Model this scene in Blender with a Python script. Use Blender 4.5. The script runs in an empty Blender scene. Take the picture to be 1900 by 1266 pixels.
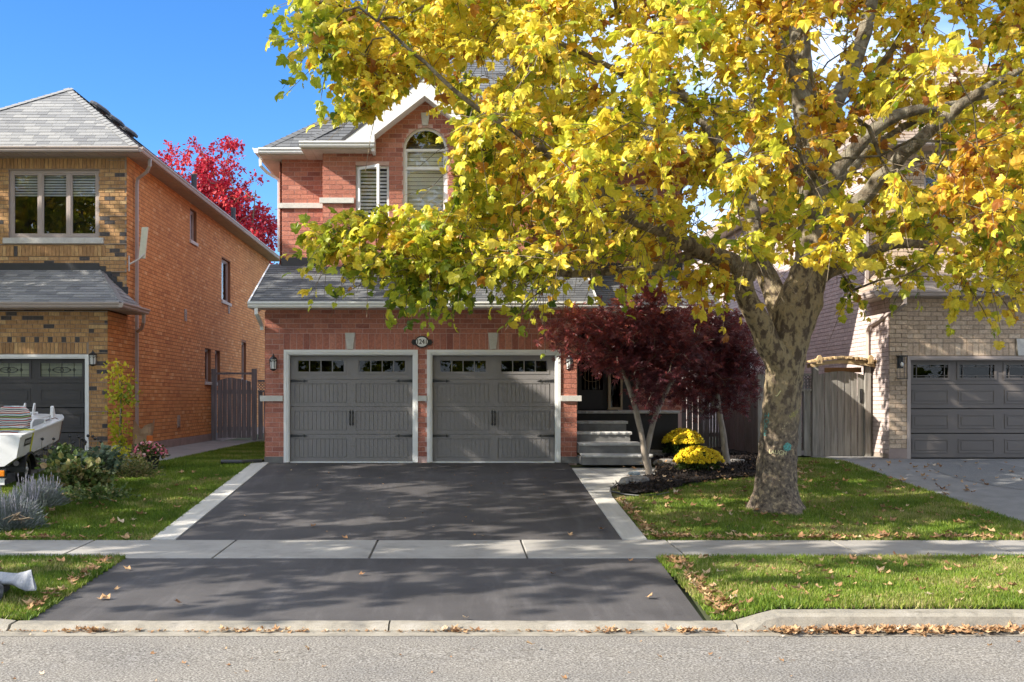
import bpy, math, random
import numpy as np
from mathutils import Vector, Matrix
from mathutils.geometry import tessellate_polygon
random.seed(7); rng = np.random.default_rng(11)
S = bpy.context.scene
R = math.radians
# ---------------------------------------------------------------- camera, sky, sun, exposure
cam = bpy.data.objects.new('camera', bpy.data.cameras.new('camera'))
S.collection.objects.link(cam); S.camera = cam
cam.location = (0, 0, 1.24); cam.rotation_euler = (R(90), 0, 0)
cam.data.sensor_width = 36; cam.data.lens = 36 * 2000 / 1900
cam.data.shift_x = 100 / 1900; cam.data.shift_y = 108 / 1900
cam.data.clip_end = 2000
SUN_DIR = Vector((-1.0, -0.37, 0.64)).normalized()       # towards the sun
w = bpy.data.worlds.new('World'); S.world = w; w.use_nodes = True
nt = w.node_tree; nt.nodes.clear()
sky = nt.nodes.new('ShaderNodeTexSky'); sky.sky_type = 'NISHITA'; sky.sun_disc = False
sky.sun_elevation = math.asin(SUN_DIR.z); sky.sun_rotation = math.atan2(SUN_DIR.x, SUN_DIR.y)
sky.ozone_density = 4.0; sky.air_density = 1.0; sky.dust_density = 0.3; sky.altitude = 300
hs = nt.nodes.new('ShaderNodeHueSaturation'); hs.inputs['Saturation'].default_value = 1.2
# cloud seen between the leaves, spread beyond the view as added neutral fill light
tc = nt.nodes.new('ShaderNodeTexCoord'); mp = nt.nodes.new('ShaderNodeMapping')
mp.inputs['Scale'].default_value = (1.2, 1.2, 3.5); mp.inputs['Location'].default_value = (.35, .1, 0.2)
cn = nt.nodes.new('ShaderNodeTexNoise'); cn.inputs['Scale'].default_value = 1.6; cn.inputs['Detail'].default_value = 7
cr = nt.nodes.new('ShaderNodeValToRGB'); cr.color_ramp.elements[0].position = .36; cr.color_ramp.elements[1].position = .56
cr.color_ramp.elements[1].color = (.8, .8, .8, 1)
mx = nt.nodes.new('ShaderNodeMixRGB'); mx.inputs[2].default_value = (4.6, 4.9, 5.4, 1)
bg = nt.nodes.new('ShaderNodeBackground'); bg.inputs['Strength'].default_value = 0.15
out = nt.nodes.new('ShaderNodeOutputWorld'); L = nt.links.new
tn = nt.nodes.new('ShaderNodeMixRGB'); tn.blend_type = 'MULTIPLY'; tn.inputs[0].default_value = 1; tn.inputs[2].default_value = (.42, .50, .60, 1)
L(sky.outputs[0], hs.inputs['Color']); L(hs.outputs[0], tn.inputs[1]); L(tn.outputs[0], mx.inputs[1]); L(tc.outputs['Generated'], mp.inputs[0])
L(mp.outputs[0], cn.inputs['Vector']); L(cn.outputs['Fac'], cr.inputs[0]); 
# the sky is clear over the left houses and broken white cloud elsewhere; outside the frame it is added for fill
sp = nt.nodes.new('ShaderNodeVectorMath'); sp.operation = 'DISTANCE'; sp.inputs[1].default_value = (-.283, .94, .19)
mr = nt.nodes.new('ShaderNodeMapRange'); mr.interpolation_type = 'SMOOTHSTEP'
mr.inputs['From Min'].default_value = .26; mr.inputs['From Max'].default_value = .60; mu = nt.nodes.new('ShaderNodeMath'); mu.operation = 'MULTIPLY'
L(tc.outputs['Generated'], sp.inputs[0]); L(sp.outputs['Value'], mr.inputs['Value']); L(mr.outputs[0], mu.inputs[0]); L(cr.outputs[0], mu.inputs[1]); L(mu.outputs[0], mx.inputs[0])
L(mx.outputs[0], bg.inputs['Color']); L(bg.outputs[0], out.inputs[0])
sl = bpy.data.lights.new('sun', 'SUN'); sl.energy = 3.6; sl.angle = R(.5); sl.color = (1, .93, .81)
so = bpy.data.objects.new('sun', sl); S.collection.objects.link(so)
so.rotation_euler = SUN_DIR.to_track_quat('Z', 'Y').to_euler(); so.location = (-20, -10, 20)
S.view_settings.view_transform = 'Standard'; S.view_settings.look = 'None'
S.view_settings.exposure = 1.58; S.view_settings.gamma = 1; S.view_settings.use_curve_mapping = False
S.cycles.max_bounces = 8; S.cycles.transparent_max_bounces = 12
# ---------------------------------------------------------------- helpers
col = S.collection
def PT(px, py, Y):            # world point seen at a pixel of the 1900 px photograph, at depth Y
    return Vector(((px - 850) / 2000 * Y, Y, 1.24 + (741 - py) / 2000 * Y))
def XX(px, Y): return (px - 850) / 2000 * Y
def ZZ(py, Y): return 1.24 + (741 - py) / 2000 * Y
def gz(Y):                    # height of the rising front garden
    return float(np.interp(Y, [9.6, 12.7, 14.1, 21.16, 60], [-.70, -.63, -.60, 0, 0]))
def tag(o, label=None, cat=None, group=None, kind=None):
    if label: o['label'] = label
    if cat: o['category'] = cat
    if group: o['group'] = group
    if kind: o['kind'] = kind
    return o
def empty(name, loc, label, cat, group=None):
    o = bpy.data.objects.new(name, None); col.objects.link(o); o.location = loc; o.empty_display_size = .2
    return tag(o, label, cat, group)
def worldloc(o):
    v = Vector(o.location); p = o.parent
    while p: v += Vector(p.location); p = p.parent
    return v
def link(name, me, mat, parent=None, loc=None, kind=None):
    if mat is not None:
        if len(me.materials) == 0: me.materials.append(mat)
    o = bpy.data.objects.new(name, me); col.objects.link(o)
    if parent: o.parent = parent
    if loc is not None: o.location = loc
    if kind: o['kind'] = kind
    return o
class MB:
    """collects geometry in world coordinates"""
    def __init__(s): s.v = []; s.f = []
    def face(s, pts):
        b = len(s.v); s.v += [tuple(p) for p in pts]; s.f.append(tuple(range(b, b + len(pts)))); return s
    def add(s, vs, fs):
        b = len(s.v); s.v += [tuple(p) for p in vs]; s.f += [tuple(b + i for i in f) for f in fs]; return s
    def box(s, a, b):
        x0, y0, z0 = [min(p, q) for p, q in zip(a, b)]; x1, y1, z1 = [max(p, q) for p, q in zip(a, b)]
        return s.add([(x0,y0,z0),(x1,y0,z0),(x1,y1,z0),(x0,y1,z0),(x0,y0,z1),(x1,y0,z1),(x1,y1,z1),(x0,y1,z1)],
                     [(3,2,1,0),(4,5,6,7),(0,1,5,4),(1,2,6,5),(2,3,7,6),(3,0,4,7)])
    def fbox(s, F, u0, u1, v0, v1, n0, n1):
        P = [F.pt(u, v, n) for n in (n0, n1) for v in (v0, v1) for u in (u0, u1)]
        return s.add(P, [(0,2,3,1),(4,5,7,6),(0,1,5,4),(2,6,7,3),(0,4,6,2),(1,3,7,5)])
    def fprism(s, F, poly, n0, n1):
        k = len(poly)
        b = [F.pt(u, v, n0) for u, v in poly]; t = [F.pt(u, v, n1) for u, v in poly]
        return s.add(b + t, [tuple(range(k - 1, -1, -1)), tuple(range(k, 2 * k))] + [(i, (i + 1) % k, k + (i + 1) % k, k + i) for i in range(k)])
    def fplate(s, F, outer, holes, n0, n1):      # plate with holes, with reveals
        loops = [outer] + holes
        tri = tessellate_polygon([[Vector((u, v, 0)) for u, v in lp] for lp in loops])
        flat = [p for lp in loops for p in lp]; k = len(flat)
        s.add([F.pt(u, v, n1) for u, v in flat] + [F.pt(u, v, n0) for u, v in flat],
              [tuple(t) for t in tri] + [tuple(k + i for i in t[::-1]) for t in tri])
        for lp in loops:
            m = len(lp)
            for i in range(m):
                a, b = lp[i], lp[(i + 1) % m]
                s.face([F.pt(*a, n0), F.pt(*b, n0), F.pt(*b, n1), F.pt(*a, n1)])
        return s
    def extr(s, prof, p0, p1, out):              # profile (out, up) swept p0 -> p1
        p0 = Vector(p0); p1 = Vector(p1); out = Vector(out); up = Vector((0, 0, 1)); k = len(prof)
        a = [p0 + out * x + up * z for x, z in prof]; b = [p1 + out * x + up * z for x, z in prof]
        return s.add(a + b, [tuple(range(k)), tuple(range(2 * k - 1, k - 1, -1))] + [(i, k + i, k + (i + 1) % k, (i + 1) % k) for i in range(k)])
    def tube(s, pts, rad, n=8, cap=True):
        pts = [Vector(p) for p in pts]
        if not hasattr(rad, '__len__'): rad = [rad] * len(pts)
        b = len(s.v); prev = None
        for i, p in enumerate(pts):
            d = (pts[min(i + 1, len(pts) - 1)] - pts[max(i - 1, 0)]).normalized()
            if prev is None:
                a = Vector((0, 0, 1)) if abs(d.z) < .9 else Vector((1, 0, 0)); e = d.cross(a).normalized()
            else: e = (prev - d * prev.dot(d)).normalized()
            prev = e; g = d.cross(e)
            for k in range(n):
                t = 2 * math.pi * k / n + (math.pi / 4 if n == 4 else 0); s.v.append(tuple(p + (e * math.cos(t) + g * math.sin(t)) * rad[i]))
        for i in range(len(pts) - 1):
            for k in range(n):
                s.f.append((b + i*n + k, b + i*n + (k+1) % n, b + (i+1)*n + (k+1) % n, b + (i+1)*n + k))
        if cap:
            s.f.append(tuple(b + k for k in range(n - 1, -1, -1))); e0 = b + (len(pts) - 1) * n
            s.f.append(tuple(e0 + k for k in range(n)))
        return s
    def ball(s, c, r, nu=8, nv=5, jit=0):
        c = Vector(c); r = Vector(r) if hasattr(r, '__len__') else Vector((r, r, r)); b = len(s.v)
        for j in range(nv + 1):
            ph = math.pi * j / nv
            for i in range(nu):
                th = 2 * math.pi * i / nu; q = 1 + random.uniform(-jit, jit)
                s.v.append((c.x + r.x * math.sin(ph) * math.cos(th) * q, c.y + r.y * math.sin(ph) * math.sin(th) * q, c.z + r.z * math.cos(ph) * q))
        for j in range(nv):
            for i in range(nu):
                s.f.append((b + j*nu + i, b + (j+1)*nu + i, b + (j+1)*nu + (i+1) % nu, b + j*nu + (i+1) % nu))
        return s
    def build(s, name, mat, parent=None, smooth=False, kind=None, var=None, bevel=0, origin=None):
        me = bpy.data.meshes.new(name); w0 = worldloc(parent) if parent else Vector(origin or (0, 0, 0))
        me.from_pydata([(x - w0.x, y - w0.y, z - w0.z) for x, y, z in s.v], [], s.f)
        if smooth: me.polygons.foreach_set('use_smooth', [True] * len(me.polygons))
        if var is not None:
            at = me.attributes.new('var', 'FLOAT', 'POINT'); at.data.foreach_set('value', [var] * len(me.vertices) if not hasattr(var, '__len__') else var)
        me.update(); o = link(name, me, mat, parent, None if parent else w0, kind)
        if bevel:
            m = o.modifiers.new('b', 'BEVEL'); m.width = bevel; m.segments = 2; m.limit_method = 'ANGLE'
        return o
class Frame:
    def __init__(s, O, U, V):
        s.O = Vector(O); s.U = Vector(U).normalized(); s.V = Vector(V).normalized(); s.N = s.U.cross(s.V)
    def pt(s, u, v, n=0): return s.O + s.U * u + s.V * v + s.N * n
def front(Y): return Frame((0, Y, 0), (1, 0, 0), (0, 0, 1))           # u = X, v = Z, faces the street
def east(X): return Frame((X, 0, 0), (0, 1, 0), (0, 0, 1))            # u = Y, faces +X
def west(X): return Frame((X, 0, 0), (0, -1, 0), (0, 0, 1))           # u = -Y, faces -X
def rect(u0, u1, v0, v1): return [(u0, v0), (u1, v0), (u1, v1), (u0, v1)]
def fast_mesh(name, V, F, var=None, smooth=False):
    me = bpy.data.meshes.new(name); k = F.shape[1]
    me.vertices.add(len(V)); me.vertices.foreach_set('co', np.ascontiguousarray(V, dtype=np.float32).ravel())
    me.loops.add(F.size); me.loops.foreach_set('vertex_index', np.ascontiguousarray(F, dtype=np.int32).ravel())
    me.polygons.add(len(F)); me.polygons.foreach_set('loop_start', np.arange(0, F.size, k, dtype=np.int32))
    me.polygons.foreach_set('loop_total', np.full(len(F), k, dtype=np.int32))
    me.polygons.foreach_set('use_smooth', np.full(len(F), bool(smooth)))
    if var is not None:
        a = me.attributes.new('var', 'FLOAT', 'POINT'); a.data.foreach_set('value', np.ascontiguousarray(var, dtype=np.float32))
    me.update(calc_edges=True); return me
def instance_mesh(name, TV, TF, Ms, P, var):
    """TV (k,3) template, Ms (N,3,3), P (N,3), var (N,)"""
    TV = np.asarray(TV, float); TF = np.asarray(TF); N = len(P)
    V = np.einsum('nij,kj->nki', Ms, TV) + P[:, None, :]
    F = (TF[None] + (np.arange(N) * len(TV))[:, None, None]).reshape(-1, TF.shape[1])
    return fast_mesh(name, V.reshape(-1, 3), F, np.repeat(var, len(TV)))
# ---- laid pieces (bricks, shingles)
def spans(poly, v):
    xs = []
    for i in range(len(poly)):
        (a, b), (c, d) = poly[i], poly[(i + 1) % len(poly)]
        if (b <= v) != (d <= v): xs.append(a + (v - b) / (d - b) * (c - a))
    xs.sort(); return [(xs[i], xs[i + 1]) for i in range(0, len(xs) - 1, 2)]
def subtract(iv, holes):
    for h0, h1 in holes:
        nx = []
        for a, b in iv:
            if h1 <= a or h0 >= b: nx.append((a, b))
            else:
                if h0 > a: nx.append((a, h0))
                if h1 < b: nx.append((h1, b))
        iv = nx
    return iv
BV = [(0,0,0),(1,0,0),(1,1,0),(0,1,0),(.005,.02,1),(.995,.02,1),(.995,.98,1),(.005,.98,1)]
BF = [(4,5,6,7),(0,1,5,4),(1,2,6,5),(2,3,7,6),(3,0,4,7)]
SV = [(0,-.12,0),(1,-.12,0),(1,1,0),(0,1,0),(0,-.12,1),(1,-.12,1),(1,1,.15),(0,1,.15)]
class Pieces:
    def __init__(s): s.it = []
    def lay(s, F, outer, holes=(), L=.27, H=.096, gap=.01, depth=.014, n0=0, stag=.5, jitL=0, jitv=.0, vfn=None, v0=None, v1=None, jd=.0005):
        lo = min(p[1] for p in outer) if v0 is None else v0; hi = max(p[1] for p in outer) if v1 is None else v1
        k = 0; v = lo
        u_min = min(p[0] for p in outer)
        while v < hi - H * .3:
            vb = min(v + H - gap, hi)
            m = (v + vb) / 2
            iv = spans(outer, m)
            for h in holes:
                hl = min(p[1] for p in h); hh = max(p[1] for p in h)
                for q in (v + .004, m, vb - .004):
                    if hl < q < hh: iv = subtract(iv, spans(h, q))
            off = (k % 2) * stag * L + (random.random() * L if jitL else 0)
            for a, b in iv:
                n = math.floor((a - u_min - off) / L); u = u_min + off + n * L
                while u < b - .02:
                    step = L * (1 + random.uniform(-jitL, jitL)) if jitL else L
                    x0 = max(u, a); x1 = min(u + step - gap, b)
                    if x1 - x0 > .035:
                        s.it.append((F, x0, x1, v, vb, n0, depth + random.uniform(-jd, jd), vfn((x0 + x1) / 2, m) if vfn else random.random()))
                    u += step
            v += H; k += 1
        return s
    def build(s, name, plural, parent, mat, TV=BV, TF=BF, limit=300, cull=None):
        w0 = worldloc(parent); it = s.it; N = len(it)
        if not N: return
        M3 = np.zeros((N, 3, 3)); P = np.zeros((N, 3)); var = np.zeros(N); size = np.zeros(N)
        for i, (F, a, b, v, vb, n0, d, q) in enumerate(it):
            M3[i, :, 0] = F.U * (b - a); M3[i, :, 1] = F.V * (vb - v); M3[i, :, 2] = F.N * d
            p = F.pt(a, v, n0); P[i] = p - w0; var[i] = q
            y = max(p.y, 1); px = 850 + p.x / y * 2000; py = 741 - (p.z - 1.24) / y * 2000
            vis = -15 < px < 1890 and 0 < py < 1266
            fc = -(F.N.dot((p - Vector((0, 0, 1.24))).normalized()))
            size[i] = (b - a) * max(fc, 0.01) / y * (1 if vis else .001) * (cull(px, py) if cull else 1)
        order = np.argsort(-size); top = order[:limit]; rest = order[limit:]
        meshes = []
        for k in range(9):
            me = bpy.data.meshes.new(name); me.from_pydata(TV, [], TF)
            at = me.attributes.new('var', 'FLOAT', 'POINT'); at.data.foreach_set('value', [(k + .5) / 9] * len(TV))
            me.materials.append(mat); meshes.append(me)
        for i in top:
            o = bpy.data.objects.new(name, meshes[min(8, int(var[i] * 9))]); col.objects.link(o); o.parent = parent
            o.matrix_local = Matrix([list(M3[i, r]) + [P[i, r]] for r in range(3)] + [[0, 0, 0, 1]])
        if len(rest):
            me = instance_mesh(plural, TV, TF, M3[rest], P[rest], var[rest]); link(plural, me, mat, parent, kind='stuff')
# ---------------------------------------------------------------- materials
MAT = {}
def _new(name):
    m = bpy.data.materials.new(name); m.use_nodes = True; MAT[name] = m
    t = m.node_tree; return m, t, t.nodes['Principled BSDF'], t.nodes['Material Output']
def _noise(t, scale, detail=4, rough=.55, vec=None, stretch=None):
    g = t.nodes.new('ShaderNodeNewGeometry'); n = t.nodes.new('ShaderNodeTexNoise')
    n.inputs['Scale'].default_value = scale; n.inputs['Detail'].default_value = detail; n.inputs['Roughness'].default_value = rough
    if stretch:
        mp = t.nodes.new('ShaderNodeMapping'); mp.inputs['Scale'].default_value = stretch
        t.links.new(g.outputs['Position'], mp.inputs[0]); t.links.new(mp.outputs[0], n.inputs['Vector'])
    else: t.links.new(g.outputs['Position'], n.inputs['Vector'])
    return n
def _ramp(t, stops):
    r = t.nodes.new('ShaderNodeValToRGB'); e = r.color_ramp.elements
    while len(e) < len(stops): e.new(.5)
    for k, (p, c) in zip(e, stops): k.position = p; k.color = (*c[:3], 1)
    return r
def _mix(t, fac, a, b, mode='MIX'):
    m = t.nodes.new('ShaderNodeMixRGB'); m.blend_type = mode
    for i, x in ((0, fac), (1, a), (2, b)):
        if hasattr(x, 'default_value') or isinstance(x, bpy.types.NodeSocket): t.links.new(x, m.inputs[i])
        else: m.inputs[i].default_value = x if i == 0 else (*x[:3], 1)
    return m.outputs[0]
def _bump(t, b, h, strength, dist=.01):
    n = t.nodes.new('ShaderNodeBump'); n.inputs['Strength'].default_value = strength; n.inputs['Distance'].default_value = dist
    t.links.new(h, n.inputs['Height']); t.links.new(n.outputs[0], b.inputs['Normal'])
def mat(name, c, rough=.6, c2=None, scale=4, bump=0, bscale=60, spec=.4, metal=0, dist=.01, stretch=None, c3=None, fine=0):
    m, t, b, o = _new(name)
    b.inputs['Roughness'].default_value = rough; b.inputs['Metallic'].default_value = metal
    b.inputs['Specular IOR Level'].default_value = spec
    if c2 is None: c2 = tuple(x * .82 for x in c)
    n = _noise(t, scale, 6, .6, stretch=stretch)
    st = [(.35, c2), (.65, c)] if c3 is None else [(.3, c2), (.5, c), (.68, c3)]
    r = _ramp(t, st); t.links.new(n.outputs['Fac'], r.inputs[0]); cc = r.outputs[0]
    if fine:
        n3 = _noise(t, bscale, 3); r3 = _ramp(t, [(.3, (1 - fine,) * 3), (.7, (1 + fine * .6,) * 3)])
        t.links.new(n3.outputs['Fac'], r3.inputs[0]); cc = _mix(t, 1.0, cc, r3.outputs[0], 'MULTIPLY')
    t.links.new(cc, b.inputs['Base Color'])
    if bump:
        n2 = _noise(t, bscale, 5, .65, stretch=stretch); _bump(t, b, n2.outputs['Fac'], bump, dist)
    return m
def vmat(name, stops, rough=.7, bump=0, bscale=70, dist=.01, trans=0, spec=.3, dirt=.25, dscale=18, stretch=None, extra=None, big=None):
    m, t, b, o = _new(name)
    a = t.nodes.new('ShaderNodeAttribute'); a.attribute_name = 'var'
    r = _ramp(t, stops); t.links.new(a.outputs['Fac'], r.inputs[0]); cc = r.outputs[0]
    if dirt:
        n = _noise(t, dscale, 5, .6, stretch=stretch); q = _ramp(t, [(.3, (1 - dirt,) * 3), (.7, (1 + dirt * .5,) * 3)])
        t.links.new(n.outputs['Fac'], q.inputs[0]); cc = _mix(t, 1.0, cc, q.outputs[0], 'MULTIPLY')
    if big:
        n = _noise(t, big[0], 3, .5); q = _ramp(t, [(.35, (1, 1, 1)), (.65, big[1])])
        t.links.new(n.outputs['Fac'], q.inputs[0]); cc = _mix(t, 1.0, cc, q.outputs[0], 'MULTIPLY')
    if extra:      # light flecks
        n = _noise(t, extra[0], 2, .5); q = _ramp(t, [(extra[2], (0, 0, 0)), (extra[2] + .06, (1, 1, 1))])
        t.links.new(n.outputs['Fac'], q.inputs[0]); cc = _mix(t, q.outputs[0], cc, extra[1])
    t.links.new(cc, b.inputs['Base Color']); b.inputs['Roughness'].default_value = rough; b.inputs['Specular IOR Level'].default_value = spec
    if bump:
        n2 = _noise(t, bscale, 5, .65); _bump(t, b, n2.outputs['Fac'], bump, dist)
    if trans:
        tr = t.nodes.new('ShaderNodeBsdfTranslucent'); ms = t.nodes.new('ShaderNodeMixShader'); ms.inputs[0].default_value = trans
        t.links.new(cc, tr.inputs['Color']); t.links.new(b.outputs[0], ms.inputs[1]); t.links.new(tr.outputs[0], ms.inputs[2])
        t.links.new(ms.outputs[0], o.inputs['Surface'])
    return m
def glassmat(name, tint=(.94, .95, .95), refl=.02):
    m, t, b, o = _new(name); t.nodes.remove(b)
    tr = t.nodes.new('ShaderNodeBsdfTransparent'); tr.inputs[0].default_value = (*tint, 1)
    gl = t.nodes.new('ShaderNodeBsdfGlossy'); gl.inputs['Roughness'].default_value = .01; gl.inputs['Color'].default_value = (.95, .97, 1, 1)
    n = _noise(t, 1.3, 2); bp = t.nodes.new('ShaderNodeBump'); bp.inputs['Strength'].default_value = .05; bp.inputs['Distance'].default_value = .02
    t.links.new(n.outputs['Fac'], bp.inputs['Height']); t.links.new(bp.outputs[0], gl.inputs['Normal'])
    lw = t.nodes.new('ShaderNodeLayerWeight'); lw.inputs['Blend'].default_value = .25
    ma = t.nodes.new('ShaderNodeMath'); ma.operation = 'ADD'; ma.inputs[1].default_value = refl; ma.use_clamp = True
    t.links.new(lw.outputs['Fresnel'], ma.inputs[0]); ms = t.nodes.new('ShaderNodeMixShader')
    t.links.new(ma.outputs[0], ms.inputs[0]); t.links.new(tr.outputs[0], ms.inputs[1]); t.links.new(gl.outputs[0], ms.inputs[2])
    t.links.new(ms.outputs[0], o.inputs['Surface']); return m
M_red = vmat('red_brick', [(0, (.31, .115, .09)), (.35, (.43, .165, .12)), (.7, (.51, .205, .145)), (1, (.57, .26, .195))], .9, .9, 55, .010, dirt=.3, dscale=30, extra=(38, (.50, .36, .34), .70))
M_mort_red = mat('pink_mortar', (.62, .42, .38), .9, bump=.3)
M_tan = vmat('brown_mixed_brick', [(0, (.07, .066, .068)), (.07, (.10, .085, .08)), (.09, (.34, .19, .09)), (.4, (.44, .25, .115)), (.7, (.52, .31, .14)), (1, (.60, .40, .20))], .85, .5, 60, .008, dirt=.35, dscale=35, stretch=(1, 1, .25))
M_mort_tan = mat('grey_tan_mortar', (.34, .27, .22), .9)
M_org = vmat('orange_brick', [(0, (.54, .22, .075)), (.4, (.68, .30, .10)), (.75, (.74, .35, .125)), (1, (.80, .45, .20))], .85, .3, 60, .004, dirt=.16, dscale=22, stretch=(1, 1, .25), big=(.45, (.86, .86, .88)))
M_mort_org = mat('brown_mortar', (.27, .13, .07), .9)
M_bei = vmat('beige_brick', [(0, (.44, .335, .24)), (.4, (.56, .42, .305)), (.8, (.62, .48, .35)), (1, (.68, .54, .41))], .85, .6, 50, .01, dirt=.3, dscale=25)
M_mort_bei = mat('beige_mortar', (.36, .30, .25), .9)
M_pink = vmat('pale_mauve_brick', [(0, (.48, .39, .37)), (.5, (.57, .47, .44)), (1, (.64, .53, .50))], .85, .4, 60, .006, dirt=.22)
M_shg = vmat('charcoal_shingle', [(0, (.085, .088, .094)), (.5, (.115, .118, .124)), (1, (.15, .153, .158))], .95, .5, 180, .004, dirt=.2, dscale=60)
M_shl = vmat('grey_shingle', [(0, (.17, .17, .175)), (.5, (.23, .23, .23)), (1, (.30, .295, .285))], .95, .5, 180, .004, dirt=.25, dscale=60)
M_shb = vmat('tan_shingle', [(0, (.27, .20, .155)), (.5, (.35, .275, .215)), (1, (.44, .36, .29))], .95, .5, 180, .004, dirt=.25, dscale=60)
M_roofb = mat('roof_underlay', (.06, .06, .065), .95)
M_white = mat('white_metal_trim', (.80, .80, .79), .45, (.74, .74, .73), 2)
M_taupe = mat('taupe_metal_trim', (.42, .35, .32), .5, (.38, .32, .29), 3)
M_sof = mat('soffit_cream', (.62, .55, .46), .6)
M_soft = mat('soffit_taupe', (.40, .33, .27), .6)
M_stone = mat('cast_stone', (.62, .60, .56), .8, (.52, .50, .47), 9, .3, 90, fine=.12)
M_gdoor = mat('grey_garage_door', (.235, .220, .218), .5, (.215, .202, .2), 1.2, .15, 220, stretch=(1, 1, .05))
M_gdark = mat('charcoal_garage_door', (.062, .058, .060), .5, (.053, .050, .052), 1.2)
M_gtau = mat('taupe_garage_door', (.155, .135, .125), .5, (.14, .122, .113), 1.2)
M_iron = mat('black_iron', (.018, .018, .02), .4, spec=.5)
M_glass = glassmat('window_glass'); M_gglass = glassmat('garage_window_glass', (.45, .47, .48), .0)
M_frost = mat('leaded_frosted_glass', (.20, .21, .14), .15, (.15, .16, .11), 3, spec=.6)
M_lampg = mat('lantern_glass', (.72, .72, .70), .25, spec=.6)
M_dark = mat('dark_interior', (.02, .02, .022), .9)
M_blind = mat('window_blind', (.62, .64, .68), .6)
M_conc = mat('concrete', (.32, .30, .275), .85, (.25, .235, .215), 1.6, .25, 180, dist=.004, c3=(.36, .34, .31), fine=.10)
M_conc2 = mat('pale_new_concrete', (.52, .50, .46), .85, (.45, .43, .395), 2, .3, 120, dist=.004, stretch=(6, .6, 1), fine=.08)
M_kerb = mat('old_kerb_concrete', (.29, .26, .21), .9, (.20, .185, .16), 3, .5, 90, dist=.01, c3=(.35, .32, .275), fine=.2)
M_asph = mat('black_sealed_asphalt', (.074, .069, .070), .78, (.054, .051, .052), .8, .5, 260, dist=.004, c3=(.094, .088, .088), fine=.3, spec=.25)
def wear(m, scale, stretch, lo, hi, amt):
    t = m.node_tree; b = t.nodes['Principled BSDF']; src = b.inputs['Base Color'].links[0].from_socket; n = _noise(t, scale, 7, .7, stretch=stretch); r = _ramp(t, [(lo, (1, 1, 1)), (hi, (amt,) * 3)])
    t.links.new(n.outputs['Fac'], r.inputs[0]); t.links.new(_mix(t, 1.0, src, r.outputs[0], 'MULTIPLY'), b.inputs['Base Color'])
wear(M_asph, 1.1, (3, .35, 1), .5, .72, 1.5); wear(M_asph, 6, None, .62, .70, .7); wear(M_conc, 3, None, .55, .7, .8); wear(M_kerb, 5, None, .52, .66, .66);
M_lawn = mat('lawn_soil', (.12, .13, .04), .95, (.09, .075, .035), 5, .6, 60, dist=.02)
M_earth = mat('ground_earth', (.07, .09, .035), .95, (.06, .06, .03), .3)
M_found = mat('foundation', (.34, .26, .23), .9, (.27, .21, .19), 4, .3)
M_stamp = mat('stamped_grey_concrete', (.24, .235, .23), .8, (.18, .178, .175), 2.5, .35, 60, fine=.12)
M_base = mat('dark_landing_wall', (.035, .033, .032), .9)
M_step = mat('step_riser_stone', (.20, .195, .19), .85, (.14, .137, .135), 5, .6, 50, dist=.02)
M_tread = mat('step_tread_stone', (.50, .49, .475), .8, (.40, .395, .385), 4, .4, 70)
M_wood = mat('weathered_grey_wood', (.27, .25, .225), .85, (.17, .16, .145), 3, .5, 30, dist=.008, stretch=(7, 7, .5), c3=(.36, .34, .31))
M_woodd = mat('dark_weathered_wood', (.20, .19, .19), .85, (.13, .125, .125), 3, .5, 30, dist=.008, stretch=(7, 7, .5), c3=(.26, .25, .25))
M_woodn = mat('fresh_pale_wood', (.55, .40, .22), .7, (.45, .31, .16), 3, .3, 30, stretch=(.6, 6, 6))
M_cedar = mat('cedar_wood', (.42, .22, .09), .7, (.30, .15, .06), 3, stretch=(.6, 6, 6))
M_bronze = mat('dark_door', (.03, .026, .024), .35)
M_gold = mat('brass_tan_frame', (.42, .30, .17), .45)
def road_mat():
    m, t, b, o = _new('aggregate_road'); b.inputs['Roughness'].default_value = .85; b.inputs['Specular IOR Level'].default_value = .2
    n = _noise(t, 55, 2, .8); r = _ramp(t, [(.33, (.06, .054, .047)), (.46, (.165, .152, .135)), (.55, (.25, .235, .212)), (.68, (.42, .40, .37))])
    t.links.new(n.outputs['Fac'], r.inputs[0])
    n2 = _noise(t, .9, 5, .6); r2 = _ramp(t, [(.3, (.86, .86, .88)), (.7, (1.08, 1.06, 1.03))]); t.links.new(n2.outputs['Fac'], r2.inputs[0])
    t.links.new(_mix(t, 1.0, r.outputs[0], r2.outputs[0], 'MULTIPLY'), b.inputs['Base Color']); _bump(t, b, n.outputs['Fac'], .6, .008); return m
M_road = road_mat(); wear(M_road, .5, (.3, 2.5, 1), .5, .7, .86)
LEAFRAMP = [(0, (.07, .13, .012)), (.22, (.16, .24, .018)), (.42, (.50, .54, .04)), (.60, (.82, .70, .07)), (.8, (.86, .62, .07)), (.92, (.62, .30, .03)), (1, (.34, .13, .025))]
M_leaf = vmat('yellow_green_plane_leaf', LEAFRAMP, .42, trans=.5, dirt=.18, dscale=25, spec=.45)
M_jap = vmat('purple_maple_leaf', [(0, (.085, .025, .038)), (.4, (.165, .038, .046)), (.8, (.33, .062, .05)), (1, (.52, .16, .09))], .4, trans=.35, dirt=.15, spec=.5)
M_rmap = vmat('crimson_maple_leaf', [(0, (.13, .008, .02)), (.3, (.30, .010, .03)), (.6, (.52, .018, .04)), (1, (.66, .09, .06))], .5, trans=.4, dirt=.2)
M_grass = vmat('grass_blade', [(0, (.06, .12, .014)), (.45, (.14, .23, .022)), (.8, (.25, .31, .04)), (1, (.42, .36, .15))], .5, trans=.3, dirt=.3, dscale=2.5, spec=.3)
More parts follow.
